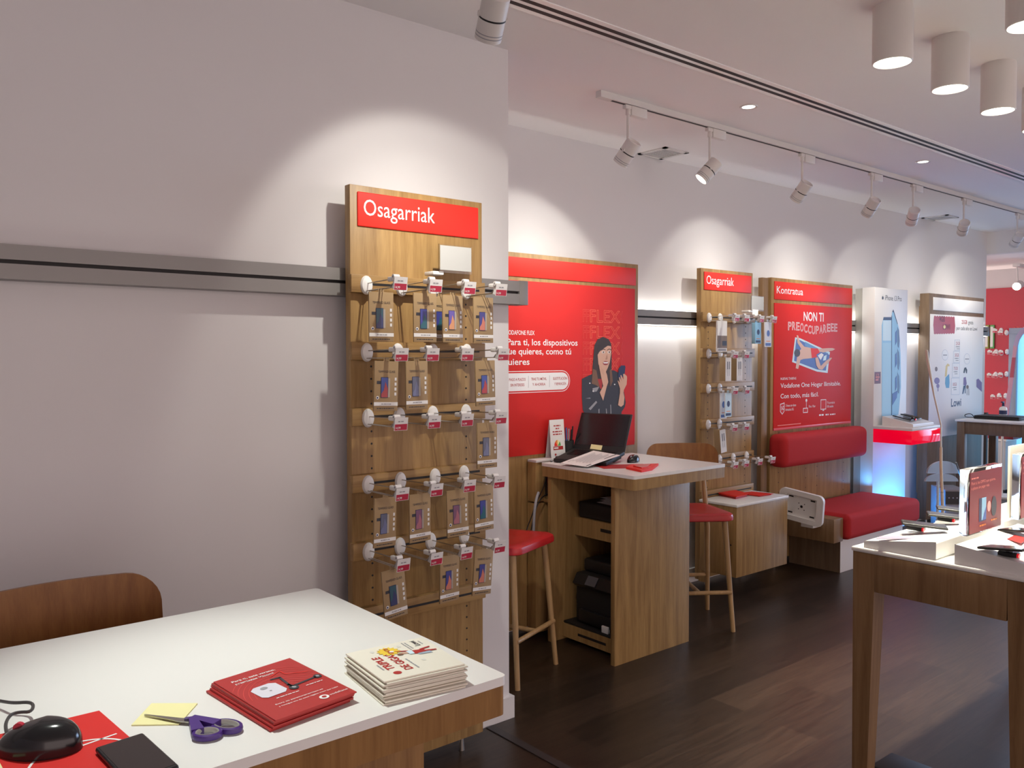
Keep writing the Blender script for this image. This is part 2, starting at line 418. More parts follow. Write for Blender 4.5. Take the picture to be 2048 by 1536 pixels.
# lamps over the near counter (its own ceiling light, above the frame)
t = thing('cylinder_light', 'white cylinder ceiling light above the near counter, out of view', 'ceiling light', (.55, 1.95, CEIL))
MB().lathe([(0, CEIL), (.074, CEIL), (.074, 2.80), (.069, 2.80), (.068, 2.85)], (.55, 1.95, 0), ZU, M_LAMPW, 32).build('housing', t)
MB().cyl((.55, 1.95, 2.85), (.55, 1.95, 2.845), .068, .068, M_LED, 28).build('diffuser', t)
lamp('counter_lamp', 'SPOT', (.55, 1.95, 2.80), 122, (.95, 1, .93), (.62, 1.50, 1.03), spot_size=R(48), spot_blend=1, shadow_soft_size=.05)

# ------------------------------------------------------------------ wall rails
def rail(label, x0, x1, yf, yw, z0, z1, led):
    t = thing('wall_rail', label, 'wall rail', ((x0+x1)/2, yw, z0))
    zc = (z0+z1)/2
    b = MB()
    b.box(x0, x1, yf, yw, zc+.006, z1, M_GREY).box(x0, x1, yf, yw, z0, zc-.006, M_GREY)
    b.build('profile', t)
    MB().box(x0, x1-.05, yf+.012, yw, zc-.006, zc+.006, M_DARK).build('slot', t)
    MB().box(x1-.05, x1, yf-.001, yw, z0-.002, z1+.002, M_GREY, .002).build('end_cap', t)
    if led:
        MB().box(x0, x1, yf+.02, yw-.02, z1, z1+.004, M_LED).build('upper_light_strip', t)
        MB().box(x0, x1, yf+.02, yw-.02, z0-.004, z0, M_LED).build('lower_light_strip', t)
    return t
rail('grey slotted metal rail across the near left wall', -3.9, 2.455, 2.85, YWA, 1.878, 1.981, False)
rail('grey slotted metal rail lit along its edges on the back wall', XWA+.02, 9.98, 3.79, YWB, 1.862, 1.961, True)
lamp('rail_light', 'AREA', (6.2, 3.825, 1.975), 3, (1, .97, .9), (6.2, 3.835, 3), shape='RECTANGLE', size=7.6, size_y=.02)
lamp('rail_light', 'AREA', (6.2, 3.825, 1.850), 8, (.92, .98, 1), (6.2, 3.835, 0), shape='RECTANGLE', size=7.6, size_y=.02)

# ------------------------------------------------------------------ boards
def board(label, x0, x1, yf, z0, z1, th=.04, m=None, name='display_board', feet=True):
    t = thing(name, label, 'display board', ((x0+x1)/2, yf+th, 0))
    MB().box(x0, x1, yf, yf+th, z0, z1, m or M_OAK, .002).build('panel', t)
    bt = MB()
    bt.box(x0+.05, x0+.09, yf+th, yf+th+.03, max(z0, .3), z1-.12, M_DOAK).box(x1-.09, x1-.05, yf+th, yf+th+.03, max(z0, .3), z1-.12, M_DOAK)
    bt.build('batten', t)
    if feet:
        for x in (x0+.1, x1-.1):
            MB().cyl((x, yf+th/2, 0), (x, yf+th/2, z0), .012, .008, M_STEEL, 12).build('foot', t)
    return t
def peg_holes(t, xs, yf, zs):
    h = MB()
    for x in xs:
        for z in zs: h.cyl((x, yf-.0008, z), (x, yf+.01, z), .0042, .0042, M_DARK, 8)
    h.build('peg_holes', t)

ROWZ = [1.918, 1.668, 1.422, 1.172, .918]
def accessory_board(label, x0, w, yf, ztop, zrows, name):
    t = board(label, x0, x0+w, yf, .055, ztop, .038, name='display_board')
    s = MB().frame((x0+.03, yf-.006, ztop-.155), XA, ZU)
    s.box(x0+.03, x0+w-.022, yf-.006, yf, ztop-.152, ztop-.024, M_RED, .004, 3, axis=None)
    s.lift = .0006
    s.text('Osagarriak', .025, .046, .062, M_INKW, width=.32)
    s.build('sign', t)
    for z in zrows+[zrows[-1]-.25]:
        b = MB().box(x0-.01, x0+w-.004, yf-.026, yf, z-.032, z+.034, M_OAKX, .002)
        b.box(x0+.06, x0+w-.035, yf-.0268, yf-.02, z-.004, z+.005, M_DARK)
        b.build('slatted_bar', t)
    zs = []
    for z in zrows+[zrows[-1]-.25]:
        zs += [z-.057-k*.047 for k in range(4)]
    zs += [zrows[-1]-.25-.057-k*.047 for k in range(4, 10)]
    peg_holes(t, (x0+.085, x0+w-.085), yf, [z for z in zs if z > .1])
    return t
BA = accessory_board('tall near oak accessories board with red Osagarriak sign on the left wall', 1.534, .616, 2.79, 2.286, ROWZ, 'a')
BB = accessory_board('farther oak accessories board with red Osagarriak sign on the back wall', 4.815, .62, 3.725, 2.268, [1.922, 1.668, 1.42, 1.165, .905], 'b')

# blank white card holder above the top row of each board
for (x, y, z, lb) in ((1.875, 2.70, 1.985, 'blank white card in holder above top row of near board'), (5.24, 3.60, 1.985, 'blank white card in holder above top row of far board')):
    t = thing('card_holder', lb, 'card holder', (x+.07, y, z), 'blank card holders')
    MB().box(x, x+.15, y-.002, y, z, z+.095, mat('grey_white_card', (.50, .50, .48), .6)).build('card', t)
    MB().box(x-.004, x+.154, y, y+.003, z-.01, z+.1, M_ACR).build('sleeve', t)
    MB().box(x-.03, x+.02, y+.002, y+.065, z-.02, z-.006, M_WHITE, .003).build('bracket', t)

# --- hooks: one prototype (base at origin, pointing to -Y), then copies
def make_hook():
    t = thing('display_hook', 'x', 'display hook', (0, 0, 0))
    MB().lathe([(0, .014), (.012, .0135), (.021, .010), (.0245, .004), (.025, 0)], (0, 0, 0), -YA, M_WHITE, 24).build('base_disc', t)
    d = t.children[0]
    for v in d.data.vertices: v.co.z = v.co.z*1.42-.004
    MB().tube([(0, -.008, .002), (0, -.19, .006)], .0022, M_STEEL, 6).build('upper_rod', t)
    lo = MB()
    lo.tube([(-.006, -.005, -.026), (-.006, -.185, -.024), (-.006, -.197, -.012)], .0018, M_STEEL, 6)
    lo.tube([(.006, -.005, -.026), (.006, -.185, -.024), (.006, -.197, -.012)], .0018, M_STEEL, 6)
    lo.tube([(-.006, -.19, -.022), (.006, -.19, -.022)], .0018, M_STEEL, 6)
    lo.build('lower_rod', t)
    h = MB().box(-.008, .008, -.207, -.165, -.003, .014, M_WHITE, .004).cyl((-.011, -.21, .012), (.013, -.21, .012), .0085, .0085, M_WHITE, 14)
    h.cyl((-.0115, -.21, .012), (-.0112, -.21, .012), .004, .004, M_INKG, 10)
    h.prism([(-.004, -.205, .004), (-.004, -.218, .004), (-.004, -.203, -.03), (-.004, -.188, -.026)], (.008, 0, 0), M_WHITE)
    h.build('holder', t)
    g = MB().frame((-.016, -.222, -.036), XA, Vector((0, -.18, 1)))
    g.lift = 0
    g.prism([g.P(0, 0), g.P(.054, 0), g.P(.054, .047), g.P(0, .047)], -g.n*.0012, M_PAPER)
    g.lift = .0003; g.rect(.002, .052, .0015, .0235, M_RED4)
    g.lift = .0006; g.text('14,99', .005, .006, .0085, M_INKW, bold=.01); g.rule(.014, .031, .022, .004, M_INKG)
    g.build('price_tag', t)
    return t
HOOK = make_hook()
def place(proto, used, loc, rz, label, group):
    o = proto if not used else copy_tree(proto)
    o.location = loc; o.rotation_euler = (0, 0, rz); o['label'] = label; o['group'] = group
    return o
hooks_a = [[.052, .205, .352, .512], [.052, .187, .349, .516], [.055, .192, .347, .510], [.053, .195, .356, .499], [.053, .191, .334, .498]]
n = 0
for r, xs in enumerate(hooks_a):
    for k, dx in enumerate(xs):
        place(HOOK, n, (1.534+dx, 2.764, ROWZ[r]), R(random.uniform(-2, 2)), '%s hook from the left in the %s row of the near accessories board' % (ORD[k], ROWN[r]), 'hooks on the near accessories board'); n += 1
RB = [1.922, 1.668, 1.42, 1.165, .905]
hooks_b = [[.058, .185, .352, .518], [.056, .186], [.055, .185], [.055, .185], [.06, .19, .352, .518]]
for r, xs in enumerate(hooks_b):
    for k, dx in enumerate(xs):
        place(HOOK, n, (4.815+dx, 3.699, RB[r]), R(random.uniform(-2, 2)), '%s hook from the left in the %s row of the far accessories board' % (ORD[k], ROWN[r]), 'hooks on the far accessories board'); n += 1

# --- cards on the near board
def make_card(c1, c2):
    t = thing('screen_protector_pack', 'x', 'package', (0, 0, 0))
    b = MB().box(-.049, .049, -.0035, .0035, -.180, 0, M_KRAFT, .0012).box(-.012, .012, -.001, .001, 0, .012, M_KRAFT)
    b.frame((-.049, -.0035, -.180), XA, ZU); b.lift = .0004
    b.rect(0, .098, .019, .032, M_PAPER); b.lift = .0008
    b.text('TEMPERED GLASS', .014, .138, .0085, M_INKK, width=.07); b.rule(.03, .0235, .04, .0035, M_INKG); b.rule(.012, .008, .07, .003, M_INKK)
    for k in range(4): b.rect(.083, .091, .056+k*.018, .067+k*.018, M_PAPER)
    b.disc(.014, .048, .006, .006, M_INKW); b.disc(.0135, .0475, .0035, .0035, M_NAVY, .0010)
    b.rect(.010, .026, .097, .108, M_INKK)
    b.build('card', t)
    g = MB().frame((-.049, -.0035, -.180), XA, ZU); g.lift = .0012
    m1 = mat('print_'+c1[0], c1[1], .35); m2 = mat('print_'+c2[0], c2[1], .35)
    g.rect(.046, .064, .050, .118, mat('print_greige', (.42, .37, .31), .5))
    g.lift = .0016; g.rect(.026, .056, .048, .122, M_NAVY)
    g.lift = .0020; g.rect(.028, .054, .050, .120, m1)
    g.lift = .0024; g.flat([(.028, .05), (.054, .05), (.054, .082), (.044, .105), (.038, .075), (.028, .062)], m2)
    g.build('phone_picture', t)
    return t
CC = [(('teal', (.03, .10, .14)), ('ink_blue', (.04, .05, .15))), (('deep_blue', (.05, .06, .30)), ('dark_teal', (.02, .12, .16))), (('violet', (.14, .10, .40)), ('peach', (.65, .30, .15))),
      (('indigo', (.06, .06, .26)), ('coral', (.60, .20, .14))), (('slate', (.12, .13, .20)), ('dusk_blue', (.16, .18, .32))), (('plum', (.20, .08, .16)), ('rose', (.40, .14, .18))), (('ultramarine', (.04, .08, .36)), ('crimson', (.45, .05, .06)))]
CNAMES = ['dark teal', 'blue', 'violet and peach', 'blue and coral', 'grey', 'plum', 'blue and crimson']
protos = {}
cards = [(0, 0, .105, 0, 0), (0, 1, .16, 1, 0), (0, 2, .13, 2, 0), (0, 3, .115, 3, 0), (1, 0, .14, 6, 2), (1, 1, .13, 4, 0), (1, 3, .12, 6, -1),
         (2, 3, .14, 4, 0), (3, 0, .125, 4, 2), (3, 1, .135, 5, 0), (3, 2, .15, 5, -1), (3, 3, .13, 1, -1), (4, 0, .17, 0, -5), (4, 2, .13, 3, 1), (4, 3, .135, 3, 5)]
for r, k, d, c, tilt in cards:
    if c not in protos: protos[c] = make_card(*CC[c]); used = 0
    else: used = 1
    o = place(protos[c], used, (1.534+hooks_a[r][k], 2.764-d, ROWZ[r]-.036), 0, 'brown screen protector pack with %s phone picture on %s hook of %s row' % (CNAMES[c], ORD[k], ROWN[r]), 'screen protector packs on the near board')
    o.rotation_euler = (0, R(tilt), R(random.uniform(-5, 8)))
    if (r, k) == (0, 1):
        o2 = copy_tree(protos[2] if 2 in protos else protos[c]); o2.location = (1.534+hooks_a[0][2], 2.764-.05, ROWZ[0]-.036)
        o2['label'] = 'brown screen protector pack hung behind the front one on third hook of top row'; o2['group'] = 'screen protector packs on the near board'

# --- goods on the far board
def far_pack(label, x, y, z, w, h, d, mats, tilt=0):
    t = thing('accessory_pack', label, 'package', (x, y, z), 'packs on the far accessories board')
    side, front, ink = mats
    b = MB().box(x-w/2, x+w/2, y-d/2, y+d/2, z-h, z, side, .0015).box(x-.012, x+.012, y-.001, y+.001, z, z+.02, front)
    b.build('box', t)
    f = MB().frame((x-w/2, y-d/2, z-h), XA, ZU); f.lift = .0006
    f.rect(.001, w-.001, .001, h-.001, front); f.lift = .0012
    if ink == 'pens':
        for q in (.32, .62): f.rect(w*q, w*(q+.12), h*.50, h*.82, M_INKK); f.rect(w*(q+.03), w*(q+.09), h*.22, h*.5, M_INKG)
    elif ink == 'cable':
        f.rect(0, w, h*.12, h*.52, M_GOAK); f.rect(w*.5, w*.95, h*.2, h*.35, M_INKK, .0018); f.rect(w*.08, w*.9, h*.03, h*.10, M_INKG)
    else:
        f.rect(w*.1, w*.9, h*.05, h*.16, ink); f.disc(w*.5, h*.55, w*.22, h*.13, ink); f.rect(w*.2, w*.8, h*.22, h*.25, M_ORANGE)
    f.build('printed_front', t)
    t.rotation_euler = (0, R(tilt), 0)
    return t
FX = 4.815
far_pack('white and brown charging cable pack on first hook of far board top row', FX+.058, 3.59, RB[0]-.03, .11, .215, .012, (M_PAPER, M_PAPER, 'cable'))
far_pack('bright blue accessory box at the far right end of far board top row', FX+.518, 3.62, RB[0]-.03, .075, .155, .03, (M_LBLUE, M_LBLUE, M_NAVY))
far_pack('pale card pack in front of the blue box on far board top row', FX+.518, 3.525, RB[0]-.03, .085, .18, .008, (M_PAPER, mat('print_pale_grey', (.68, .70, .74), .5), M_BLUE))
far_pack('white and brown pen box on first hook of far board second row', FX+.056, 3.555, RB[1]-.03, .068, .165, .05, (M_KRAFT, M_PAPER, 'pens'))
far_pack('white and brown pen box on second hook of far board second row', FX+.186, 3.555, RB[1]-.03, .068, .165, .05, (M_KRAFT, M_PAPER, 'pens'))
far_pack('slim blue printed pack hung nearer the board in third row', FX+.055, 3.57, RB[2]-.03, .075, .18, .006, (M_PAPER, M_INKW, M_BLUE))
far_pack('slim blue printed pack hung at hook tip in third row', FX+.055, 3.53, RB[2]-.03, .075, .165, .006, (M_PAPER, M_PBLUE, M_NAVY))
far_pack('white and brown pen box hanging aslant on far board fourth row', FX+.055, 3.60, RB[3]-.03, .068, .165, .05, (M_KRAFT, M_PAPER, 'pens'), -7)

# ------------------------------------------------------------------ traced print helper
def tr(mb, pts, sc, ox, oy, y, m, lift):
    """flat print on a vertical panel at depth y"""
    P = [at(ox+a/sc, oy+b/sc, 1, y) for a, b in pts]
    mb.poly([Vector((p.x, y-lift, p.z)) for p in P], m)
def ell(cx, cy, rx, ry, n=16): return [(cx+rx*math.cos(2*math.pi*k/n), cy-ry*math.sin(2*math.pi*k/n)) for k in range(n)]

# ------------------------------------------------------------------ big red FLEX board
YB = 3.735
t = board('wide oak board with the red poster of a surprised woman holding a phone', 2.50, 4.17, YB, .05, 2.247)
peg_holes(t, (3.06, 3.45, 4.10), YB, [1.0-k*.05 for k in range(18)])
s = MB().box(2.53, 4.145, YB-.005, YB, 2.108, 2.190+.03, M_RED, .002); s.build('header_panel', t)
p = MB().box(2.53, 4.135, YB-.005, YB, 1.067, 2.086, M_RED2, .001)
yp = YB-.005
p.frame((0, yp, 0), XA, ZU)
p.lift = .0006
def px(u, v): q = at(u, v, 1, yp); return q.x, q.z
a, b = px(1014, 690); p.text('Para ti, los dispositivos', a, b, .038, M_INKW, width=px(1155, 690)[0]-a, bold=.012)
a, b = px(1008, 708); p.text('que quieres, como tú', a, b-.002, .038, M_INKW, width=px(1142, 706)[0]-a, bold=.012)
a, b = px(1007, 730); p.text('quieres', a, b, .038, M_INKW, width=px(1059, 730)[0]-a, bold=.012)
a, b = px(1012, 669); p.text('VODAFONE FLEX', a, b, .026, M_INKW, width=px(1069, 671)[0]-a, bold=.012)
# white rounded pill with three captions
x0, zc = 2.98, (px(1100, 745)[1]+px(1100, 780)[1])/2; x1 = px(1137, 763)[0]; h = .052
def pill(x0, x1, zc, h, k=10): return [(x1-h+h*math.cos(a_), zc+h*math.sin(a_)) for a_ in [math.pi/2-math.pi*i/k for i in range(k+1)]]+[(x0, zc-h), (x0, zc+h)]
p.flat(pill(x0, x1+.012, zc, h+.012), M_INKW, .0004); p.flat(pill(x0, x1+.008, zc, h+.008), M_RED2, .0006); p.flat(pill(x0, x1, zc, h), M_INKW, .0008)
for (u0, u1, l1, l2) in ((1018, 1051, 'PAGO A PLAZOS', 'SIN INTERESES'), (1062, 1093, 'TRAE TU MÓVIL', 'Y AHORRA'), (1106, 1134, 'SUSTITUCIÓN', 'Y REPARACIÓN')):
    a = px(u0, 760)[0]; w = px(u1, 760)[0]-a
    p.text(l1, a, zc+.008, .016, M_RED3, width=w, bold=.008, l=.0012); p.text(l2, a+.01, zc-.024, .016, M_RED3, width=w-.02, bold=.008, l=.0012)
for u in (1056.5, 1098.5):
    a = px(u, 760)[0]; p.rect(a, a+.002, zc-.035, zc+.035, M_INKG, .0012)
# outlined FLEX lettering, five times
for k in range(5):
    a, b = px(1180, 644+k*31); p.text('FLEX', a, b-.004*k, .080, mat('orange_red_ink', (.95, .16, .09), .5), width=px(1240, 640)[0]-a, outline=.014, l=.0010)
    for q in (-.036, -.064): p.text('F', a+q, b-.004*k, .080, mat('dim_red_ink', (.78, .075, .05), .5), width=.03, outline=.012, l=.0008)
    p.text('X', a+.262, b-.004*k, .080, mat('dim_red_ink', (.72, .09, .08), .5), width=.035, outline=.012, l=.0008)
# the woman in a leather jacket
S = (6.4, 1140, 600, yp)
def w(pts, m, l): tr(p, pts, *S, m, l)
w([(150, 1010), (250, 960), (330, 930), (480, 900), (560, 900), (620, 930), (640, 1000), (690, 1180), (712, 1310), (700, 1370), (660, 1430), (650, 1520), (210, 1520), (160, 1400), (150, 1250)], M_INKK, .0014)
w([(300, 700), (310, 580), (350, 505), (420, 472), (490, 500), (525, 560), (532, 700), (530, 880), (545, 1040), (515, 1110), (480, 1080), (360, 1120), (330, 1090), (275, 1070), (285, 880)], M_HAIR, .0017)
w([(290, 880), (335, 900), (375, 1120), (330, 1090), (275, 1070)], M_HAIR2, .0020)
w([(505, 900), (530, 880), (545, 1040), (515, 1110)], M_HAIR2, .0020)
w([(350, 1010), (415, 1010), (405, 1130), (385, 1140)], M_RED3, .0021)
w([(350, 690), (385, 640), (430, 600), (500, 560), (522, 600), (522, 700), (505, 800), (480, 870), (455, 920), (400, 900), (360, 820)], M_SKIN, .0023)
w([(340, 720), (350, 620), (420, 550), (505, 530), (520, 590), (480, 585), (420, 625), (375, 660)], M_HAIR, .0026)
for ex in (422, 497):
    w(ell(ex, 668, 20, 17), M_INKW, .00275); w(ell(ex+2, 668, 10, 13), M_HAIR2, .0030)
    w([(ex-28, 640), (ex, 622), (ex+28, 634), (ex+26, 642), (ex, 632), (ex-26, 648)], M_HAIR, .0028)
w([(455, 740), (470, 690), (478, 745), (468, 765), (448, 760)], mat('print_skin_shade', (.50, .26, .17), .5), .0027)
w(ell(452, 808, 36, 27), mat('print_lip', (.35, .06, .06), .5), .0027); w([(420, 795), (485, 795), (478, 812), (428, 812)], M_INKW, .0030)
w([(362, 812), (378, 806), (412, 905), (405, 850), (422, 856), (440, 915), (450, 905), (470, 960), (485, 1050), (465, 1110), (420, 1290), (376, 1185), (420, 1100), (395, 990)], M_SKIN, .0032)
for q in ((385, 850, 408, 950), (410, 880, 428, 960)): w([(q[0], q[1]), (q[0]+4, q[1]), (q[2]+3, q[3]), (q[2], q[3])], mat('print_skin_shade', (.50, .26, .17), .5), .0035)
w([(618, 880), (650, 838), (700, 838), (706, 860), (692, 970), (645, 1010), (608, 1000)], M_NAVY, .0030)
w([(604, 1035), (612, 1030), (632, 1060), (622, 990), (632, 985), (655, 1040), (640, 962), (652, 960), (680, 1020), (674, 948), (690, 944), (724, 975), (726, 1000), (720, 1080), (685, 1150), (680, 1185), (692, 1250), (682, 1340), (648, 1368), (610, 1345), (635, 1190), (635, 1130)], M_SKIN, .0034)
for q in ([(195, 1260), (255, 1250), (260, 1262)], [(285, 1130), (370, 1110), (340, 1170), (290, 1180)], [(235, 1390), (330, 1290), (345, 1310), (260, 1410)], [(360, 1400), (375, 1390), (372, 1500), (362, 1500)], [(455, 1390), (465, 1390), (475, 1500), (462, 1500)], [(512, 1340), (522, 1340), (528, 1500), (516, 1500)]):
    w(q, M_INKG, .0024)
for q in ((250, 1065), (292, 1165), (568, 1080)): w(ell(*q, 9, 9, 8), M_INKW, .0026)
a, b = px(1269, 885); p.rect(a, a+.006, b, b+.32, mat('faint_print', (.55, .12, .11), .5), .001)
p.build('poster', t)

# ------------------------------------------------------------------ Kontratua board with the sun bather poster
YK = 3.725
t = board('oak board with red Kontratua header and a sunbather poster above the bench', 5.68, 6.90, YK, .05, 2.252)
peg_holes(t, (5.80, 6.19, 6.36, 6.78), YK, [1.045-k*.078 for k in range(11)])
MB().box(5.58, 5.66, YK+.012, YK+.05, .05, 2.246, M_DOAK, .002).build('side_panel', t)
s = MB().box(5.715, 6.885, YK-.005, YK, 2.085, 2.225, M_RED, .002).frame((5.73, YK-.0056, 2.085), XA, ZU); s.lift = 0
s.text('Kontratua', .015, .048, .058, M_INKW, width=.37, bold=.004); s.build('header_panel', t)
p = MB().box(5.715, 6.885, YK-.006, YK, 1.072, 2.057, M_RED2, .001); yp = YK-.006
p.box(5.715, 6.885, YK-.010, YK, 1.066, 1.084, mat('pink_strip', (.75, .12, .16), .3), .002)
p.frame((0, yp, 0), XA, ZU)
a, b = px(1607, 640); p.text('NON TI', a, b-.004, .072, M_INKW, width=px(1647, 640)[0]-a, bold=.02, l=.0008)
word = 'PREOCCUPAREEE'
x0_ = px(1576, 650)[0]; x1_ = px(1674, 650)[0]; cw = (x1_-x0_)/12.4
zt = px(1625, 660)[1]
for k, ch in enumerate(word):
    wv = .028*math.cos((k-1)/12*2*math.pi*1.15)
    p.text(ch, x0_+k*cw*.97, zt-.018+wv*.5, .066, M_INKW, width=cw*.82, outline=.02, l=.0008)
S = (3.34, 1370, 500, yp)
w([(735, 583), (770, 590), (968, 682), (952, 822), (880, 812), (715, 748)], M_PBLUE, .0008)
w([(742, 596), (768, 602), (955, 690), (940, 806), (880, 798), (728, 740)], M_BLUE, .0012)
w([(800, 612), (950, 690), (945, 715), (800, 640)], mat('print_mid_blue', (.12, .28, .55), .5), .0014)
w([(875, 700), (905, 680), (965, 700), (955, 760), (900, 755)], M_BLUE, .0022)
w([(885, 705), (910, 688), (925, 700), (905, 735)], M_INKW, .0024); w([(925, 710), (945, 700), (940, 735), (920, 740)], M_PBLUE, .0024)
w([(745, 568), (755, 572), (765, 610), (795, 645), (842, 655), (848, 722), (790, 728), (770, 735), (755, 795), (738, 790), (745, 735), (750, 690), (775, 660), (750, 620)], M_SKIN, .0017)
w(ell(748, 688, 20, 26), M_HAIR, .0020)
w([(838, 655), (885, 658), (900, 685), (880, 715), (846, 722)], M_RED, .0021)
w([(880, 660), (960, 655), (985, 655), (1002, 662), (985, 672), (960, 676), (895, 690)], M_SKIN, .0020)
w([(868, 722), (885, 715), (905, 775), (940, 740), (972, 718), (980, 722), (950, 760), (915, 800), (890, 795), (875, 770)], M_SKIN, .0028)
p.text('NUEVAS TARIFAS', px(1561, 758)[0], px(1561, 760)[1], .020, M_INKW, width=.22, bold=.004, l=.0008)
a, b = px(1561, 776); p.text('Vodafone One Hogar Ilimitable.', a, b, .037, M_INKW, width=px(1681, 776)[0]-a, bold=.006, l=.0008)
a, b = px(1561, 797); p.text('Con todo, más fácil.', a, b, .037, M_INKW, width=px(1637, 793)[0]-a, bold=.006, l=.0008)
# three pictograms with captions
zi = px(1570, 818)[1]-.018
a = px(1560, 818)[0]
p.flat([(a, zi+.06), (a+.06, zi+.07), (a+.06, zi), (a+.03, zi-.025), (a, zi)], M_INKW, .0008); p.flat([(a+.006, zi+.055), (a+.054, zi+.063), (a+.054, zi+.002), (a+.03, zi-.018), (a+.006, zi+.003)], M_RED2, .0010)
p.text('5G', a+.014, zi+.012, .03, M_INKW, l=.0013)
p.text('2 líneas con datos', a+.075, zi+.035, .02, M_INKW, width=.15, l=.0008); p.text('ilimitados 5G', a+.075, zi+.003, .02, M_INKW, width=.115, l=.0008)
a = px(1606, 818)[0]
p.rect(a, a+.07, zi-.025, zi+.015, M_INKW, .0008); p.rect(a+.006, a+.064, zi-.019, zi+.009, M_RED2, .0010); p.rect(a+.045, a+.05, zi+.015, zi+.07, M_INKW, .0008); p.disc(a+.0475, zi+.075, .013, .013, M_INKW, .0008)
p.text('Fibra / Fiber', a+.085, zi+.015, .02, M_INKW, width=.10, l=.0008)
a = px(1641, 818)[0]
p.rect(a, a+.085, zi-.01, zi+.075, M_INKW, .0008); p.rect(a+.006, a+.079, zi-.004, zi+.069, M_RED2, .0010); p.rect(a+.03, a+.055, zi-.02, zi-.012, M_INKW, .0008)
p.text('TV con más de', a+.10, zi+.035, .02, M_INKW, width=.12, l=.0008); p.text('100 canales', a+.10, zi+.004, .02, M_INKW, width=.10, l=.0008)
a, b = px(1638, 832); p.rule(a, b, .07, .014, M_INKW, .0008); p.rule(a+.10, b, .05, .012, M_INKW, .0008); p.rule(a+.17, b, .09, .010, M_INKW, .0008)
p.rect(5.77, 6.1, 1.10, 1.106, M_INKP, .0008)
p.build('poster', t)

# ------------------------------------------------------------------ white phone advertising column
YC = 3.62
X0, X1, ZT = 7.085, 7.69, 2.243
t = thing('phone_display_column', 'tall white display column with a blue phone picture and glowing lower half', 'display column', ((X0+X1)/2, 3.75, 0))
MB().box(X0, X1, YC, 3.735, .08, ZT, M_LWHITE, .003).build('panel', t)
MB().box(X0+.005, X1-.06, 3.735, 3.80, .08, ZT-.005, mat('grey_back_panel', (.42, .41, .38), .6)).build('rear_panel', t)
MB().box(X0+.03, X1-.03, YC+.03, 3.78, 0, .08, M_BLACKM).build('plinth', t)
art = MB().frame((0, YC, 0), XA, ZU); yp = YC
S = (7.68, 1680, 540, yp); p = art
art.text('iPhone 13 Pro', px(1770, 601)[0], px(1770, 600)[1], .046, M_INKK, width=px(1803, 601)[0]-px(1770, 601)[0], l=.0008)
w([(645, 408), (655, 402), (668, 410), (668, 445), (655, 456), (642, 440)], M_INKK, .0008); w([(654, 396), (660, 380), (663, 392)], M_INKK, .0008)
w([(668, 724), (790, 724), (800, 640), (818, 605), (885, 820), (905, 900), (930, 1300), (935, 1800), (905, 2150), (860, 2480), (640, 2480), (640, 850)], M_LBLUE, .0008)
w([(668, 724), (795, 724), (795, 770), (660, 770)], M_NAVY, .0012); w([(660, 775), (785, 775), (785, 1085), (655, 1085)], M_PBLUE, .0012); w([(655, 1120), (783, 1120), (780, 2480), (640, 2480)], mat('print_sky', (.40, .66, .82), .5), .0012)
w([(788, 700), (796, 700), (796, 2480), (786, 2480)], M_NAVY, .0016)
w([(800, 640), (818, 605), (885, 825), (880, 835), (820, 650)], M_NAVY, .0016)
for q in (900, 1240, 1600): w([(880, q-30), (905, q+30), (915, q+190), (902, q+300), (882, q+270)], mat('print_steel_blue', (.10, .18, .34), .5), .0018); w([(845, q+60), (870, q+20), (872, q+200), (845, q+260)], M_BLUE, .0021)
w([(800, 1900), (880, 1850), (870, 1960), (800, 2080)], M_BLUE, .0024)
a0, b0 = px(1749, 744); a1, b1 = px(1761, 767)
art.rect(a0, a1, b1, b0, M_MAROON, .0008); art.text('13', a0+.03, b1+.04, .05, M_INKP, l=.0012); art.rect(a0+.02, a1-.02, b0-.05, b0-.04, M_INKP, .0012); art.rect(a0+.02, a1-.04, b0-.075, b0-.065, M_INKP, .0012)
art.build('printed_front', t)
# glowing red shelf on the column
sh = thing('illuminated_shelf', 'glowing red box shelf with white top on the white column', 'display shelf', (7.35, 3.45, .895))
M_REDGLOW = mat('red_backlit_acrylic', (.75, .0, .02), .08, emit=(1, .0, .03), estr=.55)
MB().box(7.085, 7.63, 3.285, YC, .895, 1.012, M_REDGLOW, .002).build('red_box', sh)
MB().box(7.08, 7.635, 3.28, YC, 1.012, 1.036, M_WHITE, .003).build('top_plate', sh)
# blue light rising from the foot of the column
lamp('column_uplight', 'AREA', (7.36, 3.40, .10), 12, (.04, .33, 1), (7.36, 3.63, .62), shape='RECTANGLE', size=.5, size_y=.06)
lamp('column_side_fill', 'AREA', (6.98, 3.66, .52), .4, (.10, .45, 1), (7.085, 3.68, 1.2), shape='RECTANGLE', size=.04, size_y=.1)  # added blue lamp without a fixture, tints the column's left face

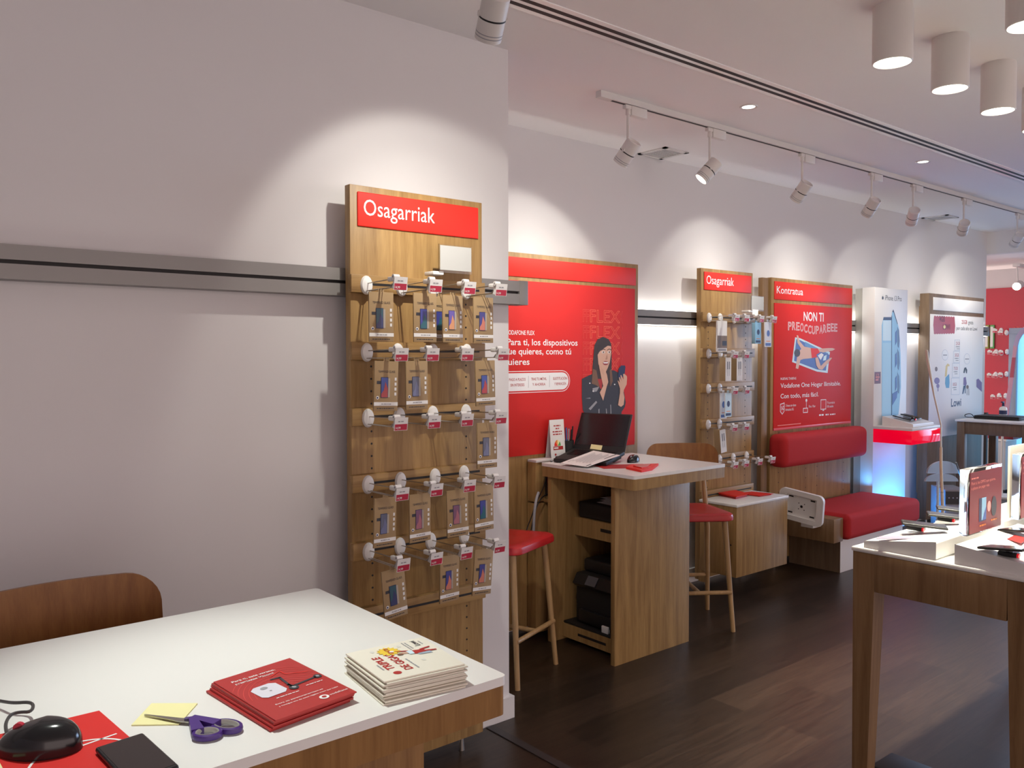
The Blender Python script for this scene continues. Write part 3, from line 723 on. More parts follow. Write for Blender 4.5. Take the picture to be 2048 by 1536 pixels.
def phone(label, c, rx, ry, rz, ln=.15, wd=.072, grp='demo phones'):
    t = thing('smartphone', label, 'phone', c, grp)
    c = Vector(c)
    MB().box(c.x-wd/2, c.x+wd/2, c.y-ln/2, c.y+ln/2, c.z, c.z+.009, M_BLACK, .004, 3).build('body', t)
    MB().box(c.x-wd/2+.004, c.x+wd/2-.004, c.y-ln/2+.005, c.y+ln/2-.005, c.z+.0085, c.z+.0096, M_SCREEN).build('screen', t)
    t.rotation_euler = (R(rx), R(ry), R(rz))
    return t
def security_dock(label, c, grp='phone security docks', m=None):
    c = Vector(c)
    t = thing('security_dock', label, 'security dock', c, grp)
    MB().box(c.x-.02, c.x+.02, c.y-.03, c.y+.03, c.z, c.z+.016, M_BLACK, .004).build('base', t)
    MB().cyl((c.x, c.y, c.z+.014), (c.x, c.y, c.z+.03), .012, .010, m or M_BLACK, 14).build('post', t)
    MB().cyl((c.x-.012, c.y-.03, c.z+.008), (c.x-.012, c.y-.036, c.z+.008), .008, .007, mat('red_button', (.7, .01, .02), .2, emit=(1, .02, .03), estr=.4), 12).build('indicator', t)
    return t
def wedge(label, x0, x1, ya, yb, z, ha, hb, name='display_riser'):
    """white riser: height ha at ya, hb at yb"""
    b = MB()
    b.prism([(x0, ya, z), (x0, yb, z), (x0, yb, z+hb), (x0, ya, z+ha)], (x1-x0, 0, 0), M_WHITE)
    o = b.build(name)
    md = o.modifiers.new('soft_edges', 'BEVEL'); md.width = .006; md.segments = 2
    return tag(o, label, 'display riser')
wedge('small white sloped riser holding two phones on the glowing red shelf', 7.16, 7.55, 3.31, 3.58, 1.036, .028, .085, 'display_riser')
phone('black phone lying on left of red shelf riser', (7.25, 3.44, 1.105), 12, 0, 8, .16, .075)
phone('black phone lying on right of red shelf riser', (7.44, 3.46, 1.108), 12, 0, 0, .16, .075)
security_dock('red lit security dock between the two phones on red shelf', (7.345, 3.40, 1.086))

# ------------------------------------------------------------------ Lowi board
YL = 3.69
t = board('white fronted board with a cartoon poster at far end of the back wall', 8.28, 9.56, YL, .05, 2.25, .09, M_GOAK)
MB().box(8.36, 9.54, YL-.005, YL, 2.09, 2.215, M_INKW, .002).build('header_panel', t)
p = MB().box(8.30, 9.54, YL-.006, YL, .845, 2.05, M_INKW, .001); yp = YL-.006
p.frame((0, yp, 0), XA, ZU)
S = (5.12, 1820, 560, yp)
w([(245, 372), (455, 380), (462, 470), (455, 545), (245, 552), (238, 460)], M_RED3, .0008)
for k in range(9): w(ell(255+k*24, 372+k*1.2, 8, 8, 6), M_RED3, .0009); w(ell(255+k*24, 548-k*.6, 8, 8, 6), M_RED3, .0009)
a, b = px(1820+300/5.12, 560+440/5.12); p.text('4GB', a, b+.015, .055, M_MAROON, width=.12, bold=.02, l=.0014); a, b = px(1820+335/5.12, 560+505/5.12); p.text('LOWI', a, b, .055, M_MAROON, width=.16, bold=.02, l=.0014)
w(ell(352, 480, 12, 18), M_YEL, .0016)
a, b = px(1820+528/5.12, 560+448/5.12); p.text('25GB', a, b, .04, M_RED3, width=.13, bold=.01, l=.0008); p.text('gratis', a+.16, b, .04, M_INKK, width=.12, l=.0008)
a, b = px(1820+475/5.12, 560+510/5.12); p.text('por cada año en Lowi', a, b, .04, M_INKK, width=.5, l=.0008)
for k in range(4):
    y0 = (612, 728, 852, 1003)[k]; y1 = (724, 848, 999, 1175)[k]
    l_ = 455-k*11; r_ = 510-k*1
    w([(l_, y0), (r_, y0), (r_, y1), (l_, y1)], mat('print_rule', (.45, .52, .62), .6), .0008); w([(l_+2, y0+3), (r_-2, y0+3), (r_-2, y1-3), (l_+2, y1-3)], M_INKW, .0010)
    a, b = px(1820+(l_+14)/5.12, 560+(y0+(y1-y0)*.48)/5.12); p.text(('25GB', '50GB', '75GB', '100GB')[k], a, b, .034, M_RED3, width=.09, l=.0014)
    p.rule(a, b-.022, .09, .010, M_INKG, .0014); p.rule(a+.02, b-.042, .07, .008, M_INKG, .0014)
for c in ((358, 768), (583, 808)): w(ell(c[0], c[1], 32, 56), mat('print_rule', (.45, .52, .62), .6), .0008); w(ell(c[0], c[1], 30, 53), M_INKW, .0010); w([(c[0]-20, c[1]-4), (c[0]+20, c[1]-4), (c[0]+20, c[1]+6), (c[0]-20, c[1]+6)], M_INKG, .0013)
w(ell(268, 912, 14, 24), M_HAIR2, .0008); w(ell(275, 1032, 28, 34), M_PURPLE, .0008); w(ell(285, 1085, 16, 22), M_PURPLE, .0009); w([(282, 1100), (290, 1100), (290, 1140), (282, 1140)], M_PURPLE, .0011)
w([(355, 990), (365, 880), (385, 855), (405, 870), (400, 885), (385, 880), (375, 985)], mat('print_ochre', (.72, .55, .18), .5), .0008)
w([(362, 1000), (400, 960), (405, 1050), (400, 1105), (368, 1105), (358, 1060)], mat('print_sea_blue', (.10, .32, .52), .5), .0010)
w([(545, 950), (555, 900), (572, 893), (585, 920), (582, 960), (572, 950), (568, 915), (558, 955)], M_HAIR, .0008)
w([(548, 1000), (570, 992), (580, 1060), (572, 1085), (545, 1075)], M_PURPLE, .0008); w([(548, 1080), (565, 1085), (545, 1165), (534, 1168)], M_NAVY, .0009); w([(562, 1080), (570, 1080), (568, 1160), (560, 1160)], M_NAVY, .0009)
w(ell(588, 1095, 13, 20), M_HAIR2, .0008)
for q in (578, 590, 600): w([(q, 1110), (q+4, 1110), (q+6, 1180), (q+2, 1180)], M_INKG, .0008)
w([(680, 1020), (700, 1010), (735, 1050), (735, 1145), (680, 1095)], M_PURPLE, .0008)
a, b = px(1820+420/5.12, 560+1297/5.12); p.text('Lowi', a, b, .082, M_NAVY, width=px(1820+522/5.12, 812)[0]-a, bold=.015, l=.0008)
p.build('poster', t)

# ------------------------------------------------------------------ high counters
def counter(label, x0, x1, y0, y1, z=1.033, M_OAK=M_OAK):
    t = thing('counter_table', label, 'counter', ((x0+x1)/2, (y0+y1)/2, 0))
    MB().box(x0, x1, y0, y1, z-.0175, z, M_WTOP, .012, 3, axis=2).build('top', t)
    MB().box(x0+.002, x1-.002, y0+.002, y1-.002, z-.076, z-.018, M_OAK, .012, 3, axis=2).build('apron', t)
    return t
# counter in the middle of the photo
t = counter('oak high counter with white top carrying the open laptop', 3.215, 3.985, 2.90, 3.62)
MB().box(3.232, 3.851, 3.05, 3.08, 0, .955, M_OAK, .0015).build('side_panel', t)
MB().box(3.232, 3.851, 3.55, 3.58, 0, .955, M_OAK, .0015).build('side_panel', t)
MB().box(3.80, 3.82, 3.08, 3.55, 0, .955, M_OAK).build('back_panel', t)
d = MB().box(3.42, 3.80, 3.08, 3.55, .60, .705, M_OAK).build('drawer', t)
MB().box(3.4185, 3.44, 3.14, 3.34, .650, .668, M_DARK).build('handle_slot', d)
d = MB().box(3.32, 3.80, 3.08, 3.55, .02, .098, M_OAK).build('drawer', t)
MB().box(3.3185, 3.34, 3.20, 3.42, .052, .066, M_DARK).build('handle_slot', d)
# on its shelves
t = thing('paper_tray', 'black box under loose papers on the upper counter shelf', 'tray', (3.6, 3.3, .705))
MB().box(3.43, 3.79, 3.095, 3.53, .706, .80, M_BLACKM, .012, 3).build('body', t)
for k in range(5):
    M = Matrix.Translation((3.60+.01*k, 3.30, .803+.006*k)) @ Matrix.Rotation(R((-6, 8, 2, -10, 5)[k]), 4, 'Z') @ Matrix.Rotation(R((0, .6, 1.2, 1.6, 2.2)[k]), 4, 'Y')
    o = MB().box(-.148, .148, -.10, .10, 0, .0008, M_PAPER, M=M).build('paper_sheet')
    tag(o, 'loose white sheet, %s from the bottom of the pile on black tray' % ORD[k], 'paper', 'loose sheets on the counter shelf')
t = thing('printer', 'black multifunction printer on the bottom shelf of the counter', 'printer', (3.58, 3.3, .112))
MB().box(3.37, 3.79, 3.10, 3.49, .112, .40, M_BLACKM, .012, 3).build('body', t)
MB().box(3.42, 3.79, 3.11, 3.48, .40, .475, M_BLACK, .015, 3).build('scanner_lid', t)
cp = MB().prism([(3.335, 3.12, .345), (3.335, 3.48, .345), (3.37, 3.48, .40), (3.37, 3.12, .40)], (.02, 0, -.02), M_BLACK).build('control_panel', t)
MB().prism([(3.333, 3.30, .352), (3.333, 3.38, .352), (3.365, 3.38, .398), (3.365, 3.30, .398)], (-.002, 0, .002), mat('panel_grey', (.10, .10, .11), .3)).build('display', cp)
MB().box(3.345, 3.37, 3.14, 3.44, .135, .20, M_BLACK, .004).build('paper_cassette', t)
tag(MB().box(3.325, 3.78, 3.10, 3.545, .0985, .111, M_BLACKM, .004).build('tray_mat'), 'flat black mat under the printer', 'mat')
tag(MB().box(3.335, 3.355, 3.20, 3.25, .1115, .150, M_LWHITE, .003).build('small_white_box'), 'tiny white box in front of the printer', 'box')

# near counter
t = counter('near oak high counter with white top in the lower left corner', -.35, 1.017, 1.243, 2.043, M_OAK=M_OAK_SHADED)
MB().box(-.30, .925, 1.395, 1.425, 0, .955, M_OAK_SHADED, .0015).build('side_panel', t)
MB().box(-.30, .925, 1.80, 1.83, 0, .955, M_OAK_SHADED, .0015).build('side_panel', t)
MB().box(-.30, -.27, 1.425, 1.80, 0, .955, M_OAK_SHADED).build('end_panel', t)
# far counter
t = thing('display_table', 'brown wooden table with closed laptop at the far right', 'table', (9.0, 3.25, 0))
zt_ = 1.02
MB().box(8.64, 9.5, 2.90, 3.585, zt_-.02, zt_, M_WTOP, .004).build('top', t)
MB().box(8.66, 9.48, 2.92, 3.57, zt_-.14, zt_-.02, M_GOAK, .002).build('apron', t)
for x in (8.65, 9.42):
    for y in (2.92, 3.50): MB().box(x, x+.07, y, y+.07, 0, zt_-.0205, M_GOAK, .002).build('leg', t)
t = thing('laptop', 'closed black laptop on the far table', 'laptop', (9.05, 3.27, zt_))
MB().box(8.86, 9.16, 3.09, 3.50, zt_+.001, zt_+.024, M_BLACKM, .005).build('body', t)
MB().box(8.862, 9.158, 3.092, 3.498, zt_+.025, zt_+.034, M_BLACKM, .004).build('lid', t)
tag(MB().tube([(8.9, 3.51, zt_+.01), (8.82, 3.56, zt_+.012), (8.75, 3.54, zt_+.045), (8.80, 3.50, zt_+.055), (8.88, 3.505, zt_+.02)], .004, M_BLACK, 8, 2).build('cable'), 'looped black cable beside the closed laptop', 'cable')
t = thing('sanitizer_bottle', 'small pump bottle behind the closed laptop', 'bottle', (9.30, 3.39, zt_))
MB().lathe([(0, 0), (.034, 0), (.036, .01), (.036, .085), (.03, .10), (.012, .108), (.012, .115)], (9.30, 3.39, zt_), ZU, M_WHITE, 20).build('body', t)
MB().lathe([(.037, .03), (.037, .07)], (9.30, 3.39, zt_), ZU, M_NAVY, 20).build('label_band', t)
MB().cyl((9.30, 3.39, zt_+.112), (9.30, 3.39, zt_+.15), .013, .009, M_NAVY, 12).box(9.26, 9.31, 3.38, 3.40, zt_+.148, zt_+.16, M_NAVY, .003).build('pump', t)

# ------------------------------------------------------------------ bar stools
def make_stool():
    t = thing('bar_stool', 'x', 'bar stool', (0, 0, 0))
    def rr(wf, wr, d, k=6):
        c = [(-wf, -d), (wf, -d), (wr, d), (-wr, d)]; out = []
        rad = .055
        for i, (x, y) in enumerate(c):
            a0 = (math.pi, -math.pi/2, 0, math.pi/2)[i]
            sx = 1 if x > 0 else -1; sy = 1 if y > 0 else -1
            for j in range(k+1):
                a = a0+math.pi/2*j/k
                out.append((x-sx*rad+rad*math.cos(a), y-sy*rad+rad*math.sin(a)))
        return out
    o = rr(.215, .165, .205)
    sizes = [(.95, .662), (1, .668), (1.005, .685), (.985, .700), (.93, .708), (.7, .709), (.3, .703)]
    b = MB(); vs_ = []; nn = len(o)
    for s_, z in sizes: vs_ += [(x*s_, y*s_, z) for x, y in o]
    fs = [(j*nn+k, j*nn+(k+1) % nn, (j+1)*nn+(k+1) % nn, (j+1)*nn+k) for j in range(len(sizes)-1) for k in range(nn)]
    fs += [tuple(range(nn-1, -1, -1)), tuple(range((len(sizes)-1)*nn, len(sizes)*nn))]
    b.add(vs_, fs, M_VINYL, True); b.build('seat', t)
    for sx in (-1, 1):
        MB().tube([(sx*.165, -.150, .66), (sx*.205, -.20, 0)], [.0175, .0135], M_LEG, 12).build('front_leg', t)
        MB().tube([(sx*.19, .245, 0), (sx*.165, .185, .55), (sx*.155, .190, .70), (sx*.150, .222, .87), (sx*.140, .238, .985)], [.0135, .0175, .017, .013, .009], M_LEG, 12).build('rear_leg', t)
    st = MB().tube([(-.197, -.190, .235), (.197, -.190, .235)], .0125, M_LEG, 10); st.build('stretcher', t)
    MB().tube([(-.183, .222, .235), (.183, .222, .235)], .0125, M_LEG, 10).build('stretcher', t)
    MB().tube([(0, -.190, .235), (0, .222, .235)], .0125, M_LEG, 10).build('stretcher', t)
    # bent plywood back
    n_, m_ = 28, 9
    vs_ = []; fs = []
    hw, z0, z1 = .232, .868, 1.088
    def wrow(v):                # half width by height: rounded corners
        zc = (z0+z1)/2; hh = (z1-z0)/2; q = abs(v-zc)/hh; rad = .075
        dz = abs(v-zc)-(hh-rad)
        return hw if dz <= 0 else hw-rad+math.sqrt(max(rad*rad-dz*dz, 0))
    zs = [z0+(z1-z0)*(.5-.5*math.cos(math.pi*j/(2*m_))) for j in range(2*m_+1)]
    for side in (0, 1):
        for z in zs:
            ww = wrow(z)
            for i in range(n_+1):
                x = ww*(-1+2*i/n_)
                y = .212-.055*(x/.23)**2+.03*(z-z0)/.22+(.011 if side else 0)
                vs_.append((x, y, z))
    st_ = (n_+1); tot = st_*len(zs)
    for j in range(len(zs)-1):
        for i in range(n_):
            a = j*st_+i
            fs.append((a, a+1, a+st_+1, a+st_)); fs.append((tot+a, tot+a+st_, tot+a+st_+1, tot+a+1))
    for j in range(len(zs)-1):
        for i in (0, n_):
            a = j*st_+i; fs.append((a, a+st_, tot+a+st_, tot+a))
    for i in range(n_):
        for j in (0, len(zs)-1):
            a = j*st_+i; fs.append((a, a+1, tot+a+1, tot+a))
    MB().add(vs_, fs, M_PLY, True).build('backrest', t)
    return t
ST = make_stool()
place(ST, 0, (4.137, 3.27, 0), R(-35), 'bar stool with red seat and curved wooden back right of the laptop counter', 'red bar stools')
place(ST, 1, (2.759, 3.398, 0), R(20), 'bar stool with red seat left of the laptop counter, half hidden by the wall', 'red bar stools')
place(ST, 1, (.452, 2.085, 0), 0, 'bar stool with curved brown back behind the near counter', 'red bar stools')

# ------------------------------------------------------------------ things on the laptop counter
TZ = 1.033
t = thing('laptop', 'open black laptop with dark screen on the middle counter', 'laptop', (3.48, 3.42, TZ))
q0 = at(1107, 925, 2, TZ); q1 = at(1213, 933, 2, TZ)
lx = (q1-q0).normalized(); ly = Vector((-lx.y, lx.x, 0))
Mx = Matrix(((lx.x, ly.x, 0, q0.x), (lx.y, ly.y, 0, q0.y), (0, 0, 1, TZ+.002), (0, 0, 0, 1))) @ Matrix.Rotation(R(8.5), 4, 'X')
LW, LD = (q1-q0).length, .25
MB().box(0, LW, 0, LD, 0, .022, M_BLACKM, .004, M=Mx).build('base', t)
kb = MB()
for r_ in range(6):
    for k in range(15): kb.box(.03+k*(LW-.06)/15, .03+k*(LW-.06)/15+.0155, LD-.045-r_*.0195, LD-.045-r_*.0195+.016, .022, .0245, M_BLACK, M=Mx)
kb.build('keyboard', t)
Ms = Mx @ Matrix.Translation((0, LD-.004, .020)) @ Matrix.Rotation(R(-36), 4, 'X')
MB().box(0, LW, 0, .010, 0, .24, M_BLACKM, .004, M=Ms).build('lid', t)
MB().box(.012, LW-.012, -.0012, 0, .030, .232, M_SCREEN, M=Ms).build('screen', t)
dk = Mx @ Matrix.Translation((LW*.2, LD*.55, -.003))
MB().box(0, LW*.75, 0, LD*.4, -.015, 0, M_BLACKM, .003, M=dk).build('riser', t)
Mn = Ms @ Matrix.Translation((.115, -.004, .004)) @ Matrix.Rotation(R(3), 4, 'Y')
tag(MB().box(0, .075, 0, .001, 0, .030, M_YEL, M=Mn).build('sticky_note'), 'yellow sticky note on the foot of the laptop screen', 'note')
# printed sheets in front of it
Pl = Mx @ Vector((0, 0, .0275)); Nl = Mx.to_3x3() @ ZU
def ontilt(u, v):
    d = at(u, v, 2, 0)-CP
    return CP+d*((Pl-CP).dot(Nl)/d.dot(Nl))
cs = [ontilt(1120, 927), ontilt(1187, 902), ontilt(1240, 911), ontilt(1174, 934)]
b = MB(); b.prism(cs, (0, 0, .0025), M_PAPER)
u_ = (cs[1]-cs[0]); v_ = (cs[3]-cs[0])
for k in range(9):
    f0 = .12+k*.085
    if k in (0,): a0, a1 = .12, .3
    else: a0, a1 = .16+.03*(k % 3), .75+.06*((k*2) % 3)
    P0 = [cs[0]+u_*a0+v_*f0, cs[0]+u_*a1+v_*f0, cs[0]+u_*a1+v_*(f0+.022), cs[0]+u_*a0+v_*(f0+.022)]
    b.poly([p_+Vector((0, 0, .0035)) for p_ in P0], M_INKG)
for (a0, a1) in ((.02, .16), (.55, .97)):
    P0 = [cs[0]+u_*a0+v_*.93, cs[0]+u_*a1+v_*.93, cs[0]+u_*a1+v_*.965, cs[0]+u_*a0+v_*.965]
    b.poly([p_+Vector((0, 0, .0035)) for p_ in P0], M_INKK)
tag(b.build('printed_sheet'), 'printed white sheet lying across the laptop keyboard', 'paper')
def mouse(label, c, rz, ln=.118, wd=.066, h=.042, wheel=None):
    t = thing('computer_mouse', label, 'computer mouse', c, 'black computer mice')
    n_, m_ = 32, 14; vs_ = []; fs = []
    for j in range(m_+1):
        f = j/m_; ph = f*math.pi/2
        for k in range(n_):
            a = 2*math.pi*k/n_
            x, y = math.cos(a), math.sin(a)
            rx = wd/2*(1-.16*max(y, 0)); ry = ln/2
            rad = math.cos(ph)**.62
            zz = h*(math.sin(ph)**.85)*(1-.30*max(y*rad, 0)-.05)
            vs_.append((x*rx*rad, y*ry*rad-.004*f, zz))
    for j in range(m_):
        for k in range(n_): fs.append((j*n_+k, j*n_+(k+1) % n_, (j+1)*n_+(k+1) % n_, (j+1)*n_+k))
    fs.append(tuple(range(n_-1, -1, -1)))
    M = Matrix.Translation(c) @ Matrix.Rotation(rz, 4, 'Z')
    MB().add(vs_, fs, mat('gloss_black', (.012, .012, .013), .16), True, M).build('body', t)
    P0 = M @ Vector((0, .46*ln/2, h*.70)); side = (M.to_3x3() @ Vector((1, 0, 0)))
    MB().cyl(P0-side*.0035, P0+side*.0035, .0085, .0085, wheel or M_INKG, 14).build('scroll_wheel', t)
    return t
cm = at(1266, 924, 2, TZ); mouse('black computer mouse right of the open laptop', (cm.x, cm.y, TZ+.002), R(110))
pm = [at(1228, 925, 2, TZ), at(1262, 921, 2, TZ), at(1322, 929, 2, TZ), at(1288, 938, 2, TZ)]
pm = [Vector((3.30, 3.20, TZ)), Vector((3.36, 3.33, TZ)), Vector((3.62, 3.20, TZ)), Vector((3.55, 3.06, TZ))]
tag(MB().prism(pm, (0, 0, .002), M_RED3).build('mouse_mat'), 'flat red mat under the mouse on the middle counter', 'mat')
t = thing('card_packet', 'shiny red packet at the front edge of the middle counter', 'packet', (3.43, 3.02, TZ))
pk = [at(1252, 938, 2, TZ), at(1262, 933, 2, TZ), at(1317, 931, 2, TZ), at(1304, 941, 2, TZ), at(1283, 945, 2, TZ)]
MB().prism(pk, (0, 0, .012), M_RED).build('packet', t)
c0 = sum(pk, Vector())/5
MB().prism([c0+(p_-c0)*.55 for p_ in pk], (0, 0, .018), mat('orange_red', (.70, .05, .03), .25)).build('window', t)
t = thing('desk_calendar', 'white easel card with colourful gauge at back of middle counter', 'calendar', (3.40, 3.60, TZ))
e0 = Vector((3.36, 3.575, TZ)); eu = Vector((.86, -.5, 0)).normalized(); ev = Vector((.04, .12, .98)).normalized()
e0 = Vector((3.335, 3.662, TZ+.0135)); eu = Vector((.97, -.24, 0)).normalized(); eu = XA; E = MB().frame(e0, eu, ev)
E.prism([E.P(0, 0), E.P(.115, 0), E.P(.115, .225), E.P(0, .225)], -E.n*.003, M_PAPER)
E.lift = .0008
E.rule(.03, .185, .055, .007, M_RED3); E.rule(.045, .168, .028, .007, M_RED3); E.rule(.02, .150, .075, .007, M_RED3); E.rule(.022, .134, .07, .007, M_RED3)
for k, m_ in enumerate((M_RED, M_ORANGE, M_YEL, M_GREEN)):
    a0, a1 = math.pi*(1-k/4), math.pi*(1-(k+1)/4)
    E.flat([(.055, .068)]+[(.055+.026*math.cos(a0+(a1-a0)*q/5), .068+.036*math.sin(a0+(a1-a0)*q/5)) for q in range(6)], m_)
E.rect(.02, .098, .045, .066, M_RED3); E.rect(.025, .06, .052, .060, M_INKW, .0012); E.disc(.035, .018, .007, .007, M_RED3)
E.build('front_leaf', t)
MB().prism([E.P(0, .225, -.003), E.P(.115, .225, -.003), E.P(.115, 0, -.003)-E.n*.05, E.P(0, 0, -.003)-E.n*.05], (0, 0, -.002), M_PAPER).build('rear_leaf', t)
pc = Vector((3.50, 3.585, TZ)); pc = Vector((3.492, 3.690, TZ+.0125))
t = thing('pen_cup', 'black mesh pen cup behind the laptop', 'pen holder', pc)
MB().lathe([(0, .002), (.036, .002), (.038, 0), (.040, .095), (.037, .095), (.034, .006), (0, .005)], pc, ZU, M_BLACKM, 20).build('cup', t)
pn = [('black', M_BLACK), ('blue', M_BLUE), ('dark', M_NAVY), ('white capped', M_INKW), ('grey', M_INKG), ('slim black', M_BLACKM)]
for k, (nm, m_) in enumerate(pn):
    a = k*1.05
    p0 = pc+Vector((.018*math.cos(a), .018*math.sin(a), .008)); p1 = pc+Vector((.033*math.cos(a), .033*math.sin(a), .155+.012*(k % 3)))
    tag(MB().cyl(p0, p1, .0045, .0045, m_, 8).cyl(p1, p1+(p1-p0).normalized()*.004, .003, .002, M_BLACK, 8).build('pen'), '%s pen standing in the black pen cup' % nm, 'pen', 'pens in the black cup')
t = thing('desk_phone_charger', 'small black device with cable between laptop and pen cup', 'device', (3.40, 3.53, TZ))
q1 = at(1132, 908, 2, TZ)
q1 = Vector((3.345, 3.604, TZ))
MB().box(q1.x-.02, q1.x+.06, q1.y-.010, q1.y+.015, TZ, TZ+.03, M_BLACK, .006).build('body', t)
MB().tube([q1+Vector((-.02, -.01, .02)), q1+Vector((-.05, -.02, .012)), q1+Vector((-.075, -.012, .004)), q1+Vector((-.06, .012, .004))], .0025, M_BLACK, 6, 2).build('cord', t)

# slim cabinet with a leaflet niche on the FLEX board, left of the counter
t = thing('leaflet_cabinet', 'oak leaflet cabinet with niche between the surprised woman poster board and laptop counter', 'cabinet', (3.55, 3.70, 0))
x0c, x1c, yf, yb_ = 3.205, 3.95, 3.655, 3.728
MB().box(x0c, x1c, yf-.006, yb_, 1.030, 1.045, M_WTOP, .002).build('top', t)
n_ = MB()
n_.box(x0c, x0c+.075, yf, yb_, .800, 1.030, M_OAK, .002).box(x1c-.05, x1c, yf, yb_, .80, 1.030, M_OAK).box(x0c+.075, x1c-.05, yf, yb_, 1.000, 1.030, M_OAK).box(x0c+.075, x1c-.05, yb_-.012, yb_, .80, 1.0, M_DOAK)
n_.build('niche', t)
MB().box(x0c+.065, x1c-.01, yf-.045, yb_, .795, .815, M_OAK, .002).build('ledge', t)
MB().box(x0c, x1c, yf, yb_, .03, .790, M_OAK, .002).build('door', t)
for k, (lb, m_, xx, hh) in enumerate((('dark red leaflet at left of the oak niche', M_MAROON, 3.30, .165), ('white leaflet leaning in front of the red one in niche', M_PAPER, 3.335, .185), ('short white leaflet bent forward in the niche', M_PAPER, 3.32, .11))):
    t = MB().frame((xx, yf-.004-.014*k, .8155), XA, Vector((.02*k, .10, 1)))
    t.prism([t.P(0, 0), t.P(.105, 0), t.P(.105, hh), t.P(0, hh)], -t.n*.0015, m_); t.lift = .0006
    if k == 0: t.text('TK', .008, hh-.055, .026, M_RED3, l=.0008); t.text('G', .048, hh-.055, .026, M_INKW, l=.0008); t.rect(.006, .1, hh-.02, hh-.016, M_INKP); t.rect(.01, .07, .06, .068, M_INKW)
    elif k == 1: t.disc(.085, hh-.03, .006, .006, M_RED3)
    tag(t.build('leaflet'), lb, 'leaflet', 'leaflets in the niche')
cb = [(3.26, 3.61, .99), (3.215, 3.57, .90), (3.16, 3.56, .80), (3.12, 3.58, .66), (3.10, 3.60, .52), (3.17, 3.62, .45)]
tag(MB().tube([at(1100, 935, 1, 3.640), at(1086, 978, 1, 3.640), at(1070, 1010, 1, 3.60), at(1063, 1035, 1, 3.60), at(1054, 1055, 1, 3.60), at(1050, 1080, 1, 3.60)], .0035, M_BLACK, 6, 2).build('cable'), 'thin black cable hanging left of the laptop counter', 'cable')
tag(MB().tube([at(1100, 986, 1, 3.640), at(1086, 992, 1, 3.60), at(1076, 1006, 1, 3.585), at(1068, 1030, 1, 3.585), at(1062, 1062, 1, 3.585)], .0035, M_BLACK, 6, 2).build('cable'), 'second black cable curving onto the ledge by the laptop counter', 'cable')
tag(MB().tube([at(1077, 985, 1, 3.59), at(1072, 1000, 1, 3.565), at(1068, 1030, 1, 3.56), at(1067, 1072, 1, 3.565)], .008, M_INKG, 8, 2).build('cable_sleeve'), 'grey bundled cable sleeve hanging beside the leaflet ledge', 'cable')

# ------------------------------------------------------------------ things on the near counter
def sheet_stack(name, label_fn, cnt, corners_bot, corners_top, z0, z1, m, group, cat, jit=.004):
    """loose pile: every leaflet its own object; returns top corners"""
    out = None
    for k in range(cnt):
        f = k/(cnt-1)
        cs_ = [b_.lerp(t_, f) for b_, t_ in zip(corners_bot, corners_top)]
        jx, jy = random.uniform(-jit, jit), random.uniform(-jit, jit)
        if k in (0, cnt-1): jx = jy = 0
        z = z0+(z1-z0)*k/cnt; th = (z1-z0)/cnt*.86
        cs_ = [Vector((c.x+jx, c.y+jy, z)) for c in cs_]
        if k < cnt-1:
            tag(MB().prism(cs_, (0, 0, th), m).build(name), label_fn(k, cnt), cat, group)
        else: out = (cs_, th)
    return out
NUM = ['lowest', 'second from bottom', 'third from bottom', 'fourth from bottom', 'fifth from bottom', 'sixth from bottom', 'seventh from bottom', 'eighth from bottom', 'ninth from bottom', 'tenth from bottom', 'eleventh from bottom', 'twelfth from bottom', 'thirteenth from bottom']
V = Vector
bot = [V((.539, 1.531, 0)), V((.700, 1.552, 0)), V((.722, 1.326, 0)), V((.562, 1.302, 0))]
top = [V((.551, 1.527, 0)), V((.712, 1.552, 0)), V((.731, 1.318, 0)), V((.570, 1.298, 0))]
cs_, th = sheet_stack('leaflet', lambda k, c: 'red leaflet in the pile on the near counter, %s' % NUM[k], 8, bot, top, TZ, TZ+.019, M_RED3, 'red leaflets on the near counter', 'leaflet', .003)
u_ = (cs_[2]-cs_[3]); v_ = (cs_[0]-cs_[3])
b = MB().prism(cs_, (0, 0, th), M_RED3).frame(cs_[3]+V((0, 0, th)), u_, v_)
Wd, Hd = u_.length, v_.length
b.lift = .0004
b.text('Para ti, este verano,', .022, .198, .0075, M_INKW, width=.088, bold=.02); b.text('premiazos Xiaomi', .022, .184, .0075, M_INKW, width=.078, bold=.02)
for k in range(9):                                    # printed ripple lines
    a_ = [(.085+(.03+.009*k)*math.cos(q), .085+(.035+.011*k)*math.sin(q)) for q in [math.pi*(.05+.03*i) for i in range(31)]]
    a2 = [(.085+(.031+.009*k)*math.cos(q), .085+(.0365+.011*k)*math.sin(q)) for q in [math.pi*(.05+.03*i) for i in range(31)]]
    a_ = [(min(max(x, .002), Wd-.002), min(max(y, .002), Hd-.002)) for x, y in a_]; a2 = [(min(max(x, .002), Wd-.002), min(max(y, .002), Hd-.002)) for x, y in a2]
    for i in range(30): b.flat([a_[i], a_[i+1], a2[i+1], a2[i]], mat('ripple_red', (.66, .06, .05), .45))
b.lift = .0008
rr_ = [(.028, .098), (.036, .090), (.072, .092), (.080, .102), (.078, .140), (.068, .148), (.036, .146), (.026, .136)]
b.flat(rr_, mat('print_pale_lilac', (.72, .70, .78), .4)); b.lift = .0012; b.disc(.050, .132, .007, .006, M_INKG); b.rect(.052, .056, .112, .116, M_INKG)
def line(mb, p0, p1, w_, m_, l): 
    d = (V(p1)-V(p0)).normalized(); n2 = V((-d.y, d.x))*w_/2
    mb.flat([tuple(V(p0)-n2), tuple(V(p1)-n2), tuple(V(p1)+n2), tuple(V(p0)+n2)], m_, l)
